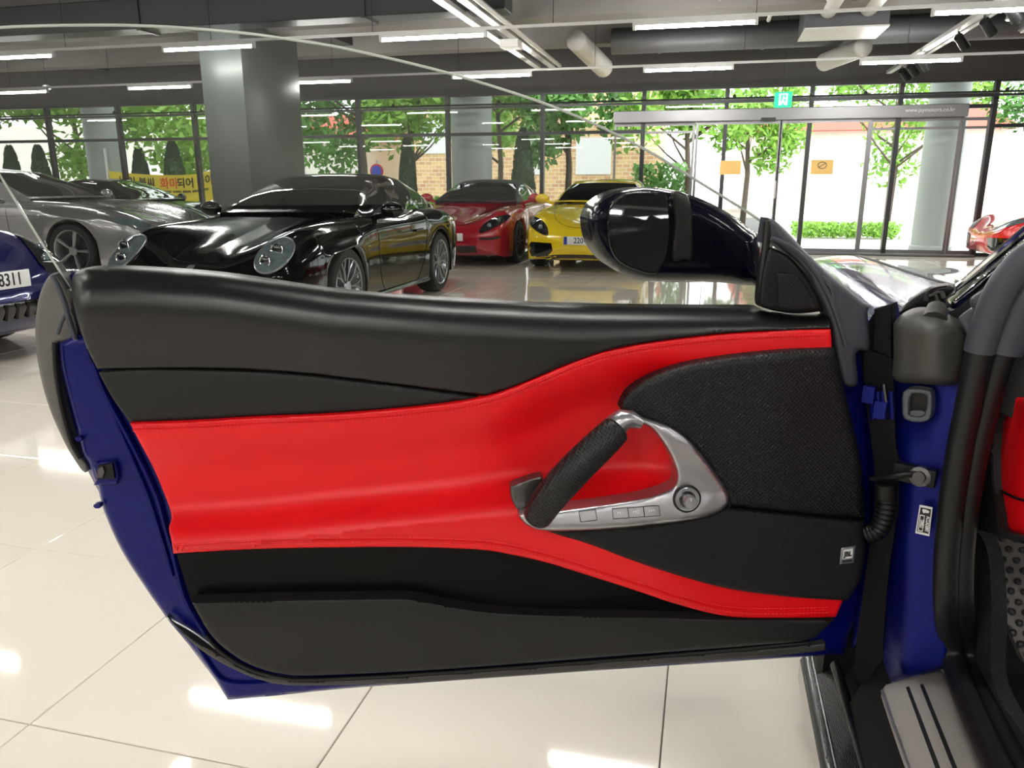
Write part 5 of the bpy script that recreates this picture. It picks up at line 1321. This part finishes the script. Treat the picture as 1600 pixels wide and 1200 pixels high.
# sill: outer skirt, ridge, carbon, plate, all running back past the camera
def strip(nm, u0, u1, z0, z1, m, v0=1.33, v1=-.5, th=.02, label=None, n=14, bow=0.0):
    b = MB(); k = 5
    vs = []
    for i in range(n + 1):
        v = v0 + (v1 - v0) * i / n
        for j in range(k + 1):
            t = j / k; vs.append((u0 + (u1 - u0) * t, v, z0 + (z1 - z0) * t + bow * math.sin(PI * t)))
    fs = [[i * (k + 1) + j, i * (k + 1) + j + 1, (i + 1) * (k + 1) + j + 1, (i + 1) * (k + 1) + j][::-1] for i in range(n) for j in range(k)]
    return cm(b.add(vs, fs), nm, m, label=label)
strip('outer_skirt', .252, .272, .17, .19, MT['skirtm'], 1.58, bow=.004, label='glossy dark outer skirt of the sill')
strip('skirt_side', .252, .252, .125, .17, MT['gloss'], 1.58)
strip('carbon_sill', .272, .312, .19, .215, MT['carbon'], 1.50, label='carbon weave sill strip')
cm(MB().tube([(.300, 1.46, .245), (.308, 1.2, .24), (.312, .8, .24), (.312, -.5, .24)], .010, 10), 'sill_ridge', MT['rubber'], label='raised rubber ridge along the sill')
strip('inner_sill', .312, .350, .215, .30, MT['shadow'], 1.45)
strip('sill_side', .300, .345, .24, .362, MT['shadow'], 1.33)
cm(MB().box((.285, 1.50, .1), (.46, 1.66, .90)), 'wheel_arch_liner', MT['shadow'], False)
cm(MB().tube([(.273, 1.58, .192), (.273, -.5, .192)], .0018, 6), 'skirt_lip', MT['alloy'])
# sill plate with two slots
SPz = mp_z(.37)
plate = [(1378, 1078, 1), (1384, 1070, 1), (1468, 1046, 1), (1500, 1080), (1540, 1140), (1595, 1240), (1680, 1400, 1), (1500, 1420, 1), (1425, 1215), (1395, 1130)]
cp_('sill_plate', plate, SPz, 0, MT['bronze'], .012, 14, 4, .004, label='satin grey sill plate with two dark slots')
for a, b_ in (((1418, 1073), (1490, 1265)), ((1440, 1069), (1520, 1270))):
    d = Vector((b_[0] - a[0], b_[1] - a[1])).normalized(); n_ = Vector((-d.y, d.x)) * 2.6
    cp_('plate_slot', [(a[0] + n_.x, a[1] + n_.y, 1), (a[0] - n_.x, a[1] - n_.y, 1), (b_[0] - n_.x * 1.5, b_[1] - n_.y * 1.5, 1), (b_[0] + n_.x * 1.5, b_[1] + n_.y * 1.5, 1)], SPz, .0008, MT['ink'], .001, 30, smooth=0)
cm(MB().tube([SPz(1379, 1080), SPz(1396, 1132), SPz(1424, 1212), SPz(1500, 1420)], .003, 8), 'plate_lip', MT['alloy'])

# cabin side: dashboard end, footwell, footrest
fu = .80
cp_('dashboard_end', [(1590, 560, 1), (1720, 560, 1), (1720, 640), (1600, 630), (1572, 612), (1560, 640, 1), (1540, 620)], mp_u(.48), 0, MT['leather'], .03, 14)
cp_('kick_panel_trim', [(1572, 610, 1), (1600, 622), (1720, 660, 1), (1720, 900, 1), (1600, 838), (1572, 830), (1560, 790), (1551, 740), (1552, 680), (1560, 640)], mp_u(.47), 0, MT['red'], .03, 10, 8, .006, label='red leather knee panel')
dl = cm(MB().tube([mp_u(.47)(x, y, .002) for x, y in curve([(1556, 762), (1580, 775), (1600, 782), (1640, 792)], 4)], .0022, 6), 'panel_seam', MT['black'])
cp_('lower_dash_trim', [(1545, 600, 1), (1572, 610, 1), (1556, 660), (1552, 740), (1560, 800), (1568, 828), (1600, 838), (1600, 850), (1540, 832), (1518, 828, 1), (1522, 740), (1534, 660)], mp_u(.455), 0, MT['leather2'], .02, 10, 4, .004)
cp_('carpet_side', [(1512, 832, 1), (1530, 832), (1546, 870), (1552, 960), (1550, 1050), (1575, 1110), (1620, 1180), (1650, 1300, 1), (1600, 1250), (1545, 1130), (1518, 1050), (1506, 950), (1506, 880)], mp_u(.47), 0, MT['carpet'], .02, 12, 4, .004)
cp_('footwell', [(1500, 760, 1), (1900, 760, 1), (1900, 1500, 1), (1500, 1500, 1)], mp_p((.95, 1.62, 0), (-.2, -.8, .55)), 0, MT['carpet'], .01, 60, smooth=0, label='black carpeted footwell')
cm(MB().add([(.50, .2, .26), (1.4, .2, .26), (1.4, 1.35, .26), (.50, 1.35, .26)], [[0, 1, 2, 3]]), 'cabin_floor', MT['carpet'], False)
FR = mp_p((.66, 1.28, .3), (-.25, -.8, .5))
fr = cp_('footrest', [(1556, 836, 1), (1590, 832), (1680, 838, 1), (1690, 1100, 1), (1612, 1045), (1590, 1020), (1566, 960), (1551, 900), (1553, 860)], FR, 0, MT['studded'], .012, 10, 4, .004, label='studded metal footrest')
fn = Vector((-.25, -.8, .5)).normalized()
for r_ in range(12):
    for k in range(5):
        x = 1566 + k * 21 + (10 if r_ % 2 else 0) + r_ * .8; y = 841 + r_ * 16.4 + k * 1.5
        if x < 1560 + max(0, (y - 940)) * .40: continue
        p = FR(x, y, .0015)
        cm(MB().lathe([(.0066, 0), (.0062, .003), (.0042, .0036), (.0032, .0012), (0, .0012)], 12, align(fn, p)), 'stud', MT['black'], parent=fr)
